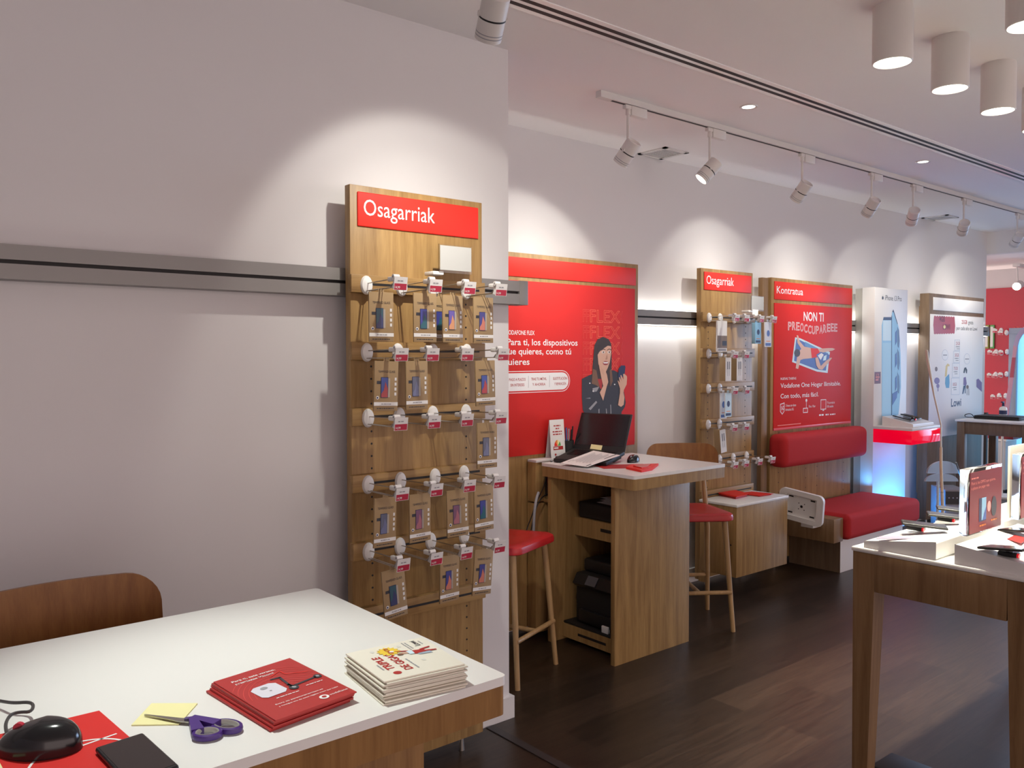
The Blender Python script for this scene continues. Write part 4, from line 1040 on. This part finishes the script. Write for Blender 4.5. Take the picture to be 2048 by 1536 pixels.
for p0, p1 in (((.078, .160), (.098, .157)), ((.096, .158), (.090, .105)), ((.090, .104), (.150, .112)), ((.090, .118), (.094, .104))): line(b, p0, p1, .005, M_INKK, .0012)
b.disc(.092, .098, .009, .010, M_INKK); b.disc(.150, .112, .008, .009, M_INKK); b.lift = .0016; b.disc(.092, .098, .004, .005, M_INKG); b.disc(.150, .112, .0035, .004, M_INKG)
for p0, p1 in (((.085, .172), (.112, .186)), ((.112, .186), (.112, .165)), ((.112, .165), (.150, .145))): line(b, p0, p1, .002, M_RED, .0012)
b.lift = .0008
b.text('Entra en paratiunpremiazo.es', .030, .052, .0045, M_INKW, width=.095, bold=.01); b.text('y consigue uno de estos regalos antes que nadie', .030, .041, .0045, M_INKW, width=.12, bold=.005)
b.rule(.045, .076, .045, .0025, M_INKW); b.rule(.112, .088, .035, .0025, M_INKW)
b.disc(.108, .022, .009, .009, M_INKW); b.disc(.108, .022, .0045, .0045, M_RED3, .0012); b.text('vodafone', .119, .0195, .0065, M_INKW, width=.038)
tag(b.build('leaflet'), 'topmost red leaflet with white appliance and scooter picture on the near counter', 'leaflet', 'red leaflets on the near counter')

bot = [V((.779, 1.452, 0)), V((.940, 1.432, 0)), V((.920, 1.247, 0)), V((.757, 1.272, 0))]
top = [V((.781, 1.450, 0)), V((.948, 1.436, 0)), V((.926, 1.258, 0)), V((.765, 1.280, 0))]
cs_, th = sheet_stack('leaflet', lambda k, c: 'cream leaflet in the tall pile on the near counter, %s' % NUM[k], 13, bot, top, TZ, TZ+.040, M_CREAM, 'cream leaflets on the near counter', 'leaflet', .0055)
u_ = (cs_[0]-cs_[3]); v_ = (cs_[3]-cs_[2])                       # reads from the other side of the counter
b = MB().prism(cs_, (0, 0, th), M_CREAM).frame(cs_[2]+V((0, 0, th)), u_, v_)
Wd, Hd = u_.length, v_.length
b.lift = .0005
b.text('TRIPLE', .045, .118, .016, M_RED3, width=.074, bold=.03); b.text('DE GIGAS', .030, .090, .016, M_RED3, width=.092, bold=.03); b.disc(.026, .124, .008, .008, M_RED3)
st_ = []
for k in range(28): rr = .020 if k % 2 else .028; st_.append((.135+rr*math.cos(k*math.pi/14)*.9, .090+rr*math.sin(k*math.pi/14)*.85))
b.flat(st_, mat('print_yellow', (.85, .60, .05), .5), .0009); b.text('GRATIS', .118, .086, .009, M_RED3, width=.034, bold=.02, l=.0013)
# flying figure in red
b.flat([(.108, .072), (.116, .074), (.112, .058), (.104, .056)], M_SKIN, .0012); b.disc(.108, .078, .0055, .006, M_HAIR2, .0012); b.flat([(.098, .062), (.118, .062), (.116, .050), (.098, .052)], M_PBLUE, .0013)
b.flat([(.096, .052), (.116, .050), (.112, .026), (.098, .028)], M_RED3, .0012); b.flat([(.100, .034), (.108, .034), (.100, .006), (.095, .006)], M_RED3, .0014); b.flat([(.110, .036), (.116, .034), (.122, .010), (.117, .010)], M_RED3, .0014)
b.flat([(.090, .046), (.100, .048), (.098, .020), (.086, .020)], mat('print_grey_blue', (.35, .42, .52), .5), .0010); b.flat([(.116, .060), (.126, .080), (.130, .082), (.120, .056)], M_RED3, .0012); b.disc(.130, .086, .004, .005, M_INKW, .0014)
b.text('Lowi', .136, .020, .012, M_INKK, width=.030, bold=.02); b.rule(.140, .012, .022, .0025, M_INKG)
b.rule(.122, .046, .045, .0025, M_INKG); b.rule(.126, .040, .04, .0025, M_INKG); b.rule(.050, .138, .03, .003, M_INKG); b.rule(.028, .078, .055, .003, M_INKG)
for q in ((.150, .118), (.152, .060), (.062, .052)): b.disc(q[0], q[1], .006, .004, mat('faint_cloud', (.70, .68, .62), .6))
tag(b.build('leaflet'), 'topmost cream leaflet reading TRIPLE DE GIGAS on the near counter', 'leaflet', 'cream leaflets on the near counter')

# sticky note pad under the scissors
nc = [V((.393, 1.472, TZ)), V((.446, 1.542, TZ)), V((.509, 1.490, TZ)), V((.455, 1.424, TZ))]
tag(MB().prism(nc, (0, 0, .0022), M_YEL).build('sticky_note'), 'yellow sticky note under the scissors', 'note')
# scissors
SZ = TZ+.006
t = thing('scissors', 'purple handled scissors lying on the yellow note', 'scissors', (.47, 1.42, TZ))
tip = V((.419, 1.491, SZ)); pv = V((.468, 1.422, SZ)); ax = (pv-tip).normalized(); nx = V((-ax.y, ax.x, 0))
M_BLADE = mat('scissor_steel', (.42, .40, .36), .25, .9)
for sgn, lz in ((1, 0), (-1, .002)):
    e = pv+ax*.028
    o2 = V((0, 0, lz-.003))
    MB().prism([tip+o2, pv+nx*sgn*.0085-ax*.01+o2, e+nx*sgn*.004+o2, e-nx*sgn*.006+o2, pv-nx*sgn*.004+o2, tip-nx*sgn*.001+ax*.004+o2], (0, 0, .0018), M_BLADE).build('blade', t)
MB().cyl(pv+V((0, 0, -.002)), pv+V((0, 0, .004)), .005, .0045, mat('rivet', (.10, .07, .20), .3), 14).build('pivot', t)
M_PUR = mat('purple_plastic', (.065, .022, .20), .33); M_PGR = mat('grip_grey', (.52, .50, .47), .5)
def loop(c, ra, rb, rot, n=26):
    ca, sa = math.cos(rot), math.sin(rot)
    return [V((c.x+ra*math.cos(2*math.pi*k/n)*ca-rb*math.sin(2*math.pi*k/n)*sa, c.y+ra*math.cos(2*math.pi*k/n)*sa+rb*math.sin(2*math.pi*k/n)*ca, c.z)) for k in range(n)]
def ring(c, ra, rb, rot, z0, z1, wi, m_, name):
    o_ = loop(c, ra, rb, rot); i_ = loop(c, ra-wi, rb-wi, rot); n = len(o_)
    vs_ = []; fs = []
    prof = [(0, z0), (0, z1), (1, z1), (1, z0)]
    # rounded section
    sec = [(0.5-.5*math.cos(q), (z0+z1)/2+(z1-z0)/2*math.sin(q)) for q in [math.pi*2*i/8 for i in range(8)]]
    for k in range(n):
        for f, z in sec: p_ = o_[k].lerp(i_[k], f); vs_.append(V((p_.x, p_.y, z)))
    for k in range(n):
        for j in range(8): fs.append((k*8+j, k*8+(j+1) % 8, ((k+1) % n)*8+(j+1) % 8, ((k+1) % n)*8+j))
    return MB().add(vs_, fs, m_, True).build(name, t)
rot = math.atan2(ax.y, ax.x)
c1 = at(415, 1464, 2, SZ+.006); c2 = at(450, 1452, 2, SZ+.006)
c1 = V((.4750, 1.3470, SZ)); c2 = V((.5095, 1.3540, SZ))
for c, ra, rb, ro in ((c1, .0245, .0195, rot+.35), (c2, .0300, .0200, rot-.15)):
    h = ring(c, ra, rb, ro, TZ+.001, TZ+.012, .0065, M_PUR, 'handle')
    r2 = ring(c, ra-.0055, rb-.0055, ro, TZ+.003, TZ+.0122, .0022, M_PGR, 'grip_lining'); r2.parent = h
for c, s_ in ((c1, -1), (c2, 1)):
    e0 = pv+ax*.010+V((0, 0, .001)); e1 = c-ax*.018
    nn_ = V((-(e1-e0).y, (e1-e0).x, 0)).normalized()
    MB().prism([e0+nn_*.006-V((0, 0, .004)), e1+nn_*.010-V((0, 0, .004)), e1-nn_*.010-V((0, 0, .004)), e0-nn_*.006-V((0, 0, .004))], (0, 0, .011), M_PUR).build('shank', t)
# red folder with a mouse and a black tablet
fc = [V((.150, 1.573, TZ)), V((.366, 1.566, TZ)), V((.385, 1.330, TZ)), V((.150, 1.335, TZ))]
b = MB().prism(fc, (0, 0, .003), M_RED2).frame((.15, 1.33, TZ+.003), XA, YA); b.lift = .0005
arc = [(.15+.075*math.cos(q), .055+.075*math.sin(q)) for q in [math.pi*(-.1+1.25*i/24) for i in range(25)]]; arc2 = [(.15+.071*math.cos(q), .055+.071*math.sin(q)) for q in [math.pi*(-.1+1.25*i/24) for i in range(25)]]
for i in range(24): b.flat([arc[i], arc[i+1], arc2[i+1], arc2[i]], M_INKW)
b.flat([(.12, .10), (.215, .118), (.214, .122), (.12, .104)], M_INKW)
tag(b.build('folder'), 'red folder with white curved line under the mouse on the near counter', 'folder')
mc = V((.256, 1.468, TZ+.0035))
mouse('large black mouse with red wheel in the lower left corner', mc, R(52), .130, .080, .050, mat('red_wheel', (.55, .02, .05), .3))
tag(MB().tube([at(20, 1480, 2, TZ+.018), at(12, 1463, 2, TZ+.02), at(11, 1445, 2, TZ+.022), at(22, 1428, 2, TZ+.022), at(40, 1424, 2, TZ+.022), at(62, 1424, 2, TZ+.022), at(68, 1410, 2, TZ+.022), at(58, 1404, 2, TZ+.022), at(30, 1406, 2, TZ+.02), at(10, 1404, 2, TZ+.015), at(-40, 1394, 2, TZ+.006)], .0028, mat('cable_grey', (.05, .045, .045), .45), 8, 2).build('cable'), 'dark mouse cable looping up on the near counter', 'cable')
tcn = [at(194, 1497, 2, TZ+.012), at(282, 1468, 2, TZ+.012), at(345, 1538, 2, TZ+.012)]
t = thing('tablet', 'black tablet lying across the red folder corner', 'tablet', (.35, 1.35, TZ))
ta = V((.3195, 1.3985, TZ+.0042)); tb = V((.3895, 1.4060, TZ+.0042)); tdir = (V((.398, 1.262, 0))-V((.3895, 1.406, 0))).normalized(); tu = (tb-ta).normalized()
b = MB()
Mt = Matrix(((tu.x, tdir.x, 0, ta.x), (tu.y, tdir.y, 0, ta.y), (0, 0, 1, ta.z), (0, 0, 0, 1)))
b.box(0, .074, 0, .150, 0, .009, M_BLACK, .004, 3, M=Mt).build('body', t)
MB().box(.004, .070, .006, .144, .0088, .0096, mat('tablet_face', (.022, .014, .014), .3), M=Mt).build('screen', t)
tag(MB().prism([at(-30, 1534, 2, TZ+.0035), at(0, 1527, 2, TZ+.0035), at(8, 1542, 2, TZ+.0035), at(-22, 1552, 2, TZ+.0035)], (0, 0, .001), M_YEL).build('sticky_note'), 'yellow paper corner at the lower left photo corner', 'note')

# ------------------------------------------------------------------ low cabinet, bench, tablet stand
t = thing('low_cabinet', 'low oak wall cabinet with white top below the far accessories board', 'cabinet', (5.10, 3.70, .14))
MB().box(4.776, 5.392, 3.385, 3.696, .14, .622, M_OAK, .006).build('body', t)
MB().box(4.772, 5.396, 3.380, 3.696, .622, .640, M_WTOP, .003).build('top', t)
MB().cyl((4.7755, 3.43, .36), (4.774, 3.43, .36), .006, .006, M_DARK, 10).build('lock', t)
for x in (4.80, 5.36): MB().box(x, x+.02, 3.66, 3.72, .05, .20, M_OAK).build('bracket', t)
for k, (lb, cpts, hh) in enumerate((('red leaflet tray at the front of the low cabinet', [(1430, 990), (1470, 986), (1497, 993), (1472, 999)], .022), ('flat red leaflets at the back of the low cabinet', [(1474, 988.5), (1502, 985.5), (1546, 990), (1520, 994)], .010))):
    P0 = [at(u, v, 2, .64) for u, v in cpts]
    t = thing('leaflet_pile', lb, 'leaflets', sum(P0, V())/4, 'red leaflets on the low cabinet')
    c0 = sum(P0, V())/4
    MB().prism([c0+(p_-c0)*.9 for p_ in P0], (0, 0, hh*.7), M_RED3).build('lower_leaflet', t)
    MB().prism([V((p_.x, p_.y, .64+hh*.7)) for p_ in P0], (.004, -.003, hh*.3), M_RED).build('upper_leaflet', t)

t = thing('bench', 'red upholstered bench seat with wooden arm below the Kontratua board', 'bench', (6.4, 3.5, 0))
MB().box(5.955, 6.95, 3.287, 3.72, 0, .262, M_LWHITE, .002).build('base', t)
MB().box(5.953, 5.96, 3.288, 3.72, 0, .262, M_GOAK).build('side_panel', t)
MB().box(5.752, 5.884, 3.227, 3.718, .262, .440, M_DOAK, .006).build('arm', t)
MB().box(5.886, 7.06, 3.185, 3.718, .268, .462, M_FABRIC, .045, 5).build('seat_cushion', t)
b = MB().box(5.63, 6.90, 3.56, 3.722, .792, 1.048, M_FABRIC, .055, 5); o = b.build('bolster_cushion')
tag(o, 'red padded bolster cushion mounted on the Kontratua board', 'cushion')

t = thing('tablet_stand', 'white rounded tablet holder with empty recess beside the bench arm', 'tablet holder', (5.62, 3.40, 0))
# the frame leans: local plane spanned by b (towards the camera) and c (up)
A0 = V((5.60, 0, 0))
p00 = at(1557, 988, 0, 5.60); bw = .46
fr = MB().frame((5.60, 3.735, .375), V((0, -1, -.03)), V((-.03, 0, 1)))
WB, HB, RB_ = .345, .232, .042
fr = MB().frame(at(1559, 1031, 0, 5.62), V((.10, -1, -.13)), V((-.05, -.10, 1)))
def rrect(x0, x1, y0, y1, r, k=5):
    o_ = []
    for cx, cy, a0 in ((x1-r, y0+r, -90), (x1-r, y1-r, 0), (x0+r, y1-r, 90), (x0+r, y0+r, 180)):
        for j in range(k+1): q = R(a0+90*j/k); o_.append((cx+r*math.cos(q), cy+r*math.sin(q)))
    return o_
oo = rrect(0, WB, 0, HB, RB_); ii = rrect(.05, WB-.05, .036, HB-.036, .006); N_ = len(oo)
vs_ = [fr.P(a, b_, 0) for a, b_ in oo]+[fr.P(a, b_, .028) for a, b_ in oo]+[fr.P(a, b_, .028) for a, b_ in ii]+[fr.P(a, b_, .008) for a, b_ in ii]
fs = []
for j in range(3): fs += [(j*N_+k, j*N_+(k+1) % N_, (j+1)*N_+(k+1) % N_, (j+1)*N_+k) for k in range(N_)]
fs.append(tuple(range(3*N_, 4*N_))); fs.append(tuple(range(N_-1, -1, -1)))
fr.add(vs_, fs, M_WHITE, True); fo = fr.build('frame', t)
dt = MB().frame(fr.o, fr.u, fr.w)
for a, b_ in ((.07, .05), (WB-.105, .05), (.07, HB-.06), (WB-.105, HB-.06)): dt.rect(a, a+.035, b_, b_+.011, M_BLACK, .0095)
dt.disc(WB/2, HB/2, .010, .010, M_BLACK, .0095)
for a, b_ in ((-.022, -.022), (.022, -.022), (-.022, .022), (.022, .022)): dt.disc(WB/2+a, HB/2+b_, .004, .004, M_BLACK, .0095)
dt.build('mounting_holes', t)
pb = fr.P(WB*.62, HB*.35, 0)
MB().box(pb.x, 5.752, pb.y-.05, pb.y+.05, .375, .43, M_WHITE, .003).build('mounting_bracket', t)

# ------------------------------------------------------------------ right display table
DZ = .92
tx0, ty1 = 3.043, 1.637
t = thing('display_table', 'oak display table with white top and demo phones at the right', 'table', (3.9, 1.3, 0))
MB().box(tx0, 4.75, .90, ty1, DZ-.018, DZ, M_WTOP, .006, 2).build('top', t)
MB().box(tx0+.085, 4.66, .985, ty1-.085, DZ-.125, DZ-.018, M_GOAK).build('inner_frame', t)
MB().box(tx0+.006, tx0+.034, 1.09, 1.545, DZ-.16, DZ-.0185, M_DOAK, .001).build('apron', t)
MB().box(tx0+.1, 4.66, ty1-.036, ty1-.008, DZ-.16, DZ-.0185, M_DOAK, .001).build('apron', t)
def tleg(x, y):
    b = MB(); a_, c_ = .088, .062
    sx = 1 if x < 3.5 else -1; sy = 1 if y < 1.2 else -1
    vs_ = [(x, y, DZ-.0185), (x+sx*a_, y, DZ-.0185), (x+sx*a_, y+sy*a_, DZ-.0185), (x, y+sy*a_, DZ-.0185), (x+sx*.004, y+sy*.004, 0), (x+sx*c_, y+sy*.004, 0), (x+sx*c_, y+sy*c_, 0), (x+sx*.004, y+sy*c_, 0)]
    b.add(vs_, [(0, 1, 2, 3), (7, 6, 5, 4), (0, 4, 5, 1), (1, 5, 6, 2), (2, 6, 7, 3), (3, 7, 4, 0)], M_DOAK); b.build('leg', t)
for x in (tx0+.006, 4.744):
    for y in (ty1-.006, 1.002): tleg(x, y)
wedge('long white sloped riser at the left end of the display table', 3.056, 3.56, 1.325, 1.592, DZ, .066, .026)
wedge('white sloped riser in front of the red sign on the display table', 3.056, 3.62, .93, 1.262, DZ, .026, .070)
wedge('white sloped riser farther along the display table', 3.70, 4.25, .93, 1.262, DZ, .026, .070)
wedge('white sloped riser behind the red sign, farther along the table', 3.66, 4.25, 1.325, 1.592, DZ, .066, .026)
def tilt_phone(label, u, v, zz, rx, rz, grp='demo phones on the display table', ln=.16, wd=.075):
    p_ = at(u, v, 2, zz); return phone(label, p_, rx, 0, rz, ln, wd, grp)
tilt_phone('blue backed phone propped on the left riser', 1848, 1052, DZ+.074, 4, 30)
security_dock('black security dock with red light under the blue backed phone', at(1832, 1060, 2, DZ+.045), 'phone security docks on the table')
tilt_phone('black phone behind the blue one on the left riser', 1897, 1034, DZ+.074, 4, 30)
security_dock('dock with red light under the rear phone on left riser', at(1893, 1042, 2, DZ+.048), 'phone security docks on the table')
tilt_phone('black phone farther back beside the red sign', 1915, 1022, DZ+.074, 4, 30)
tilt_phone('dark phone on the front riser right of the red sign', 2012, 1099, DZ+.076, -8, -14)
security_dock('black dock under the phone on the front riser', at(2018, 1112, 2, DZ+.05), 'phone security docks on the table')
tilt_phone('dark phone at the right edge above the front riser', 2048, 1063, DZ+.076, -8, -14)
lb_ = MB().prism([at(u, v, 2, DZ+.048) for u, v in ((1752, 1078), (1838, 1078), (1838, 1073), (1760, 1073))], (0, 0, .001), mat('print_mauve', (.34, .27, .36), .5))
tag(lb_.build('info_label'), 'small printed label on the low front of the left riser', 'label')
lb2 = MB().prism([at(u, v, 2, DZ+.062) for u, v in ((2014, 1078), (2030, 1070), (2056, 1077), (2042, 1087))], (0, 0, .001), M_RED3)
tag(lb2.build('info_label'), 'red price label on the front riser beside the dark phone', 'label')
lb3 = MB().prism([at(u, v, 2, DZ+.062) for u, v in ((1987, 1070), (2003, 1064), (2016, 1068), (2000, 1074))], (0, 0, .001), mat('print_tan', (.45, .40, .30), .6))
tag(lb3.build('info_label'), 'small tan label on the front riser', 'label')
# clear sign holders
def sign(label, x0, x1, y, z0, z1, txt):
    t = thing('sign_holder', label, 'sign', ((x0+x1)/2, y, z0), 'red table signs')
    MB().box(x0-.01, x1+.01, y, y+.03, z0, z1, M_ACR, .003).build('acrylic_block', t)
    b = MB().box(x0, x1, y-.003, y-.001, z0+.006, z1-.012, mat('maroon_red_print', (.21, .012, .012), .45))
    b.frame((x0, y-.003, z0+.006), XA, ZU); b.lift = .0006; h_ = z1-z0-.018; w_ = x1-x0
    b.text('Para ti, los OPPO que quieres,', .04*w_, h_*.80, .011, M_INKP, width=.75*w_); b.text('a plazos sin pagar más', .04*w_, h_*.72, .011, M_INKP, width=.55*w_)
    b.rule(.04*w_, h_*.89, .22*w_, .005, M_INKP)
    b.rect(w_*.28, w_*.5, h_*.16, h_*.55, M_NAVY); b.lift = .001; b.rect(w_*.36, w_*.5, h_*.18, h_*.55, M_LBLUE); b.flat([(w_*.38, h_*.18), (w_*.5, h_*.18), (w_*.5, h_*.4), (w_*.44, h_*.3)], M_BLUE, .0014)
    b.disc(w_*.59, h_*.38, w_*.06, h_*.09, mat('print_pink', (.75, .40, .36), .5)); b.disc(w_*.75, h_*.36, w_*.085, h_*.17, M_INKK)
    b.lift = .0014; b.rule(w_*.3, h_*.08, .2*w_, .006, M_ORANGE); b.rule(w_*.66, h_*.12, .2*w_, .006, M_ORANGE)
    b.build('card', t)
xa = at(1938, 1000, 1, 1.272).x; xb = at(2001, 1000, 1, 1.272).x
sign('red product sign in clear acrylic holder on the display table', xa, xb, 1.272, at(1945, 1070, 1, 1.272).z, at(1938, 940, 1, 1.272).z, '')
xa2 = at(2041, 1000, 1, 1.272).x
sign('red product sign in acrylic holder at the right photo edge', xa2, xa2+.30, 1.272, at(2045, 1038, 1, 1.272).z, at(2045, 908, 1, 1.272).z, '')
wb = at(2024, 893, 1, 1.33)
t = thing('sign_holder', 'blank cream sign backing behind the right edge sign', 'sign', (wb.x, 1.33, DZ+.07))
MB().box(wb.x, wb.x+.35, 1.335, 1.345, DZ+.05, wb.z, M_CREAM, .002).build('panel', t)
ft = at(1768, 1527, 2, .03)
tag(MB().box(ft.x-.05, ft.x+.12, ft.y-.14, ft.y+.03, 0, .03, M_BLACKM, .008).build('floor_box'), 'flat black box on the floor under the display table', 'box')

# ------------------------------------------------------------------ corner beyond the bench
cpos = at(1915, 1000, 1, 3.20)
cx = cpos.x
t = thing('computer_tower', 'grey computer tower standing behind the display table signs', 'computer', (cx, 3.27, 0))
MB().box(cx-.10, cx+.10, 3.12, 3.42, .03, .47, mat('tower_grey', (.22, .22, .23), .45), .006).build('case', t)
MB().box(cx-.098, cx+.098, 3.112, 3.12, .345, .455, M_BLACK).build('control_panel', t)
for a0, a1 in ((-.098, .03), (.04, .098)): MB().box(cx+a0, cx+a1, 3.110, 3.118, .295, .335, mat('drive_grey', (.32, .32, .33), .4)).build('drive_bay', t)
b = MB().frame((cx-.10, 3.12, .03), XA, ZU)
for k in range(5): b.disc(.03+.034*k, .37, .006, .006, M_INKG, .0085)
b.build('button', t)
MB().box(cx-.03, cx-.024, 3.117, 3.12, .14, .22, M_DARK).build('slot', t)
for q in (-.08, .08): MB().box(cx+q-.015, cx+q+.015, 3.14, 3.40, 0, .03, M_BLACK).build('foot', t)
t.rotation_euler = (0, 0, R(-44))
cx = at(1900, 1000, 1, 3.12).x
t = thing('folding_stool', 'grey stand with two half-round plates above the computer tower', 'stand', (cx, 3.0, 0))
for k, (uc, vb, ru, rv) in enumerate(((1888, 947, 33, 25), (1884, 963, 33, 16))):
    yy = 3.02+.02*(1-k)
    pts = [at(uc+ru*math.cos(math.pi*q/16), vb-rv*math.sin(math.pi*q/16), 1, yy) for q in range(17)]
    MB().prism(pts, (0, .012, 0), mat('plate_grey', (.33, .34, .38), .35)).build('half_round_plate', t)
c_ = at(1876, 962, 1, 3.045); MB().cyl((c_.x, 3.045, 0), c_+V((0, 0, .06)), .011, .011, M_PBLUE, 12).build('post', t)
MB().cyl((c_.x, 3.045, 0), (c_.x, 3.045, .012), .09, .09, M_STEEL, 20).build('foot', t)
k_ = at(1912, 925, 1, 3.02); k2 = at(1922, 955, 1, 3.02); MB().cyl(k_, k2, .006, .006, M_STEEL, 10).build('rod', t)
# leaning pole
pp = [at(1853, 700, 1, 3.12), at(1856, 722, 1, 3.11), at(1868, 790, 1, 3.07), at(1882, 850, 1, 3.02), at(1882, 895, 1, 2.98), at(1882, 930, 1, 2.95)]
gb = at(1884, 985, 1, 2.90)
t = thing('leaning_pole', 'long pale pole leaning in front of the glowing red shelf', 'pole', (gb.x, 2.90, 0))
MB().tube(pp, [.011, .012, .007, .0065, .0065, .0065], mat('pale_pole', (.78, .72, .60), .4), 10).build('shaft', t)
MB().tube([pp[4], pp[5], gb], .011, mat('pole_wood', (.70, .56, .38), .5), 10).build('grip', t)
MB().tube([gb, V((gb.x+.03, 2.88, .0))], .012, mat('pale_pole', (.78, .72, .60), .4), 10).build('tip', t)

# ------------------------------------------------------------------ far end wall
rp = thing('wall_panel', 'glossy dark red wall panel on the far end wall', 'wall panel', (XE, 2.6, 0))
MB().box(XE-.03, XE, 1.0, 5.2, .02, 2.485, M_GLASSRED).build('panel', rp)
tx = MB().frame((XE-.0305, at(2028, 660, 0, XE-.03).y, at(2028, 661, 0, XE-.03).z), -YA, ZU); tx.text('IT W', 0, 0, .05, mat('dim_red_ink', (.72, .09, .08), .5), width=.19, l=.001); tx.build('lettering', rp)
hooks_e = [(0, [(1990, 660), (2001, 664)]), (1, [(1980, 703), (1990.5, 705), (2002, 703)]), (2, [(1979, 749), (1990, 750), (2001, 748)]), (3, [(1986, 792), (1999, 792)])]
for r, ps in hooks_e:
    for k, (u, v) in enumerate(ps):
        q_ = at(u, v, 0, XE-.22)
        place(HOOK, 1, (XE-.03, q_.y, q_.z), R(-90), '%s hook of the %s row on the far red wall' % (ORD[k], ROWN[r]), 'hooks on the far red wall')
for k, (u, lb) in enumerate(((1974, 'yellow green accessory pack half hidden at the red wall'), (1984.5, 'green and white accessory pack on the red wall'))):
    q0_ = at(u-4, 697, 0, XE-.04); q1_ = at(u+5, 650, 0, XE-.04)
    b = MB().box(XE-.055, XE-.031, q1_.y, q0_.y, q0_.z, q1_.z, M_GREEN if k else mat('olive', (.30, .33, .08), .5), .002)
    b.box(XE-.057, XE-.055, q0_.y-.035, q0_.y-.005, q0_.z+.02, q1_.z-.02, M_PAPER)
    tag(b.build('accessory_pack'), lb, 'package', 'packs on the far red wall')
# spotlight beyond the soffit
sx_ = at(2034, 531, 2, 2.70)
t = thing('track_spotlight', 'lit white spotlight beyond the beam, shining at the camera side', 'spotlight', (sx_.x, sx_.y, 2.72))
hp = at(2036, 571, 0, sx_.x)
MB().box(sx_.x-.05, sx_.x+.3, sx_.y-.05, sx_.y+.03, 2.685, 2.72, M_LAMPW, .004).build('adapter', t)
MB().cyl((sx_.x, sx_.y, 2.69), (sx_.x, hp.y, hp.z), .008, .008, M_LAMPW, 10).build('stem', t)
dd_ = (V((7.5, 3.5, 1.6))-hp).normalized()
MB().lathe([(0, -.08), (.045, -.078), (.048, -.07), (.048, .06), (.044, .06), (.042, .04)], hp, dd_, M_LAMPW, 24).build('head', t)
MB().cyl(hp+dd_*.05, hp+dd_*.055, .043, .043, mat('bright_lens', (1, 1, 1), .3, emit=(1, .95, .85), estr=14), 24).build('lens', t)

# shop window and white curved flag at the right edge
wy = at(2027, 700, 0, XE-.10).y
def win():
    t_ = MB()
    t_.box(XE-.12, XE-.06, wy-3.0, wy, .0, 1.93, mat('sky_seen_through_glass', (.2, .5, .8), .3, emit=(.20, .60, 1), estr=1.1))
    return struct('window_1', t_, (XE-.1, wy-1.5, 0))
win()
fr = MB()
for k in range(4): fr.box(XE-.17, XE-.12, wy-k*1.0-.06, wy-k*1.0+.03, .08, 1.91, mat('window_frame_blue', (.28, .36, .48), .4), .004)
fr.box(XE-.17, XE-.12, wy-3.06, wy+.03, 1.91, 1.98, mat('window_frame_blue', (.28, .36, .48), .4))
fr.box(XE-.17, XE-.12, wy-3.06, wy+.03, .0, .08, mat('window_frame_blue', (.28, .36, .48), .4))
struct('window_1_frame', fr, (XE-.15, wy-1.5, 0))
t = thing('feather_flag', 'curved pale flag banner standing before the far window', 'flag', at(2006, 850, 0, 10.6))
edge = [(2005, 850), (2012, 800), (2019, 755), (2024, 715), (2027, 690), (2032, 672), (2040, 660), (2050, 652)]
inner = [(2015, 850), (2021, 800), (2027, 755), (2031, 715), (2034, 695), (2038, 680), (2044, 670), (2052, 663)]
pe = [at(u, v, 0, 10.6) for u, v in edge]; pi_ = [at(u, v, 0, 10.6) for u, v in inner]
b = MB(); mlist = [M_LWHITE, mat('flag_pink', (.55, .30, .40), .5), M_LWHITE, mat('flag_red', (.42, .08, .12), .5), mat('flag_violet', (.42, .36, .55), .5), mat('flag_violet', (.42, .36, .55), .5), mat('flag_violet', (.42, .36, .55), .5)]
mlist = [mat('flag_pink', (.55, .30, .40), .5), mat('flag_pink', (.55, .30, .40), .5), mat('flag_red', (.42, .08, .12), .5), mat('flag_pink', (.55, .30, .40), .5), mat('flag_violet', (.42, .36, .55), .5), mat('flag_violet', (.42, .36, .55), .5), mat('flag_violet', (.42, .36, .55), .5)]
for k in range(7): b.prism([pe[k], pi_[k], pi_[k+1], pe[k+1]], (.02, 0, 0), mlist[k])
b.build('border', t)
pz = pe[0]; MB().cyl((10.61, pz.y, 0), pz, .014, .012, M_LAMPW, 10).build('pole', t); MB().cyl((10.61, pz.y, 0), (10.61, pz.y, .02), .18, .18, M_LAMPW, 24).build('foot', t)
# white unit glowing under the window
wc = at(1974, 880, 0, 10.9); wc2 = at(2010, 955, 0, 10.9)
t = thing('white_cabinet', 'pale grey low cabinet seen beneath the far table', 'cabinet', (11.0, (wc.y+wc2.y)/2, 0))
MB().box(10.9, 11.24, wc2.y, wc.y, .04, wc.z, mat('pale_grey_laminate', (.50, .52, .54), .5), .004).build('body', t)
MB().box(10.89, 11.25, wc2.y-.01, wc.y+.01, wc.z, wc.z+.02, M_WTOP).build('top', t)
MB().box(10.95, 11.2, wc2.y+.02, wc.y-.02, 0, .04, M_BLACK).build('plinth', t)
tag(MB().box(10.95, 11.2, wc.y-.27, wc.y-.06, wc.z+.0205, wc.z+.07, M_MAROON, .004).build('red_box'), 'dark red box on the pale cabinet under the far table', 'box')
dp = at(1950, 900, 0, 10.2)
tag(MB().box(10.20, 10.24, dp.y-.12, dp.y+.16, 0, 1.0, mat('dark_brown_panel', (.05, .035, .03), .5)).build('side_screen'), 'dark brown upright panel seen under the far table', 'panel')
tag(MB().tube([at(1935, 868, 0, 9.9), at(1931, 890, 0, 9.9), at(1928, 906, 0, 9.9), at(1935, 911, 0, 9.9), at(1932, 925, 0, 9.9), at(1938, 945, 0, 9.9)], .004, M_BLACK, 6, 1).build('cable'), 'thin black cable dangling below the far table', 'cable')
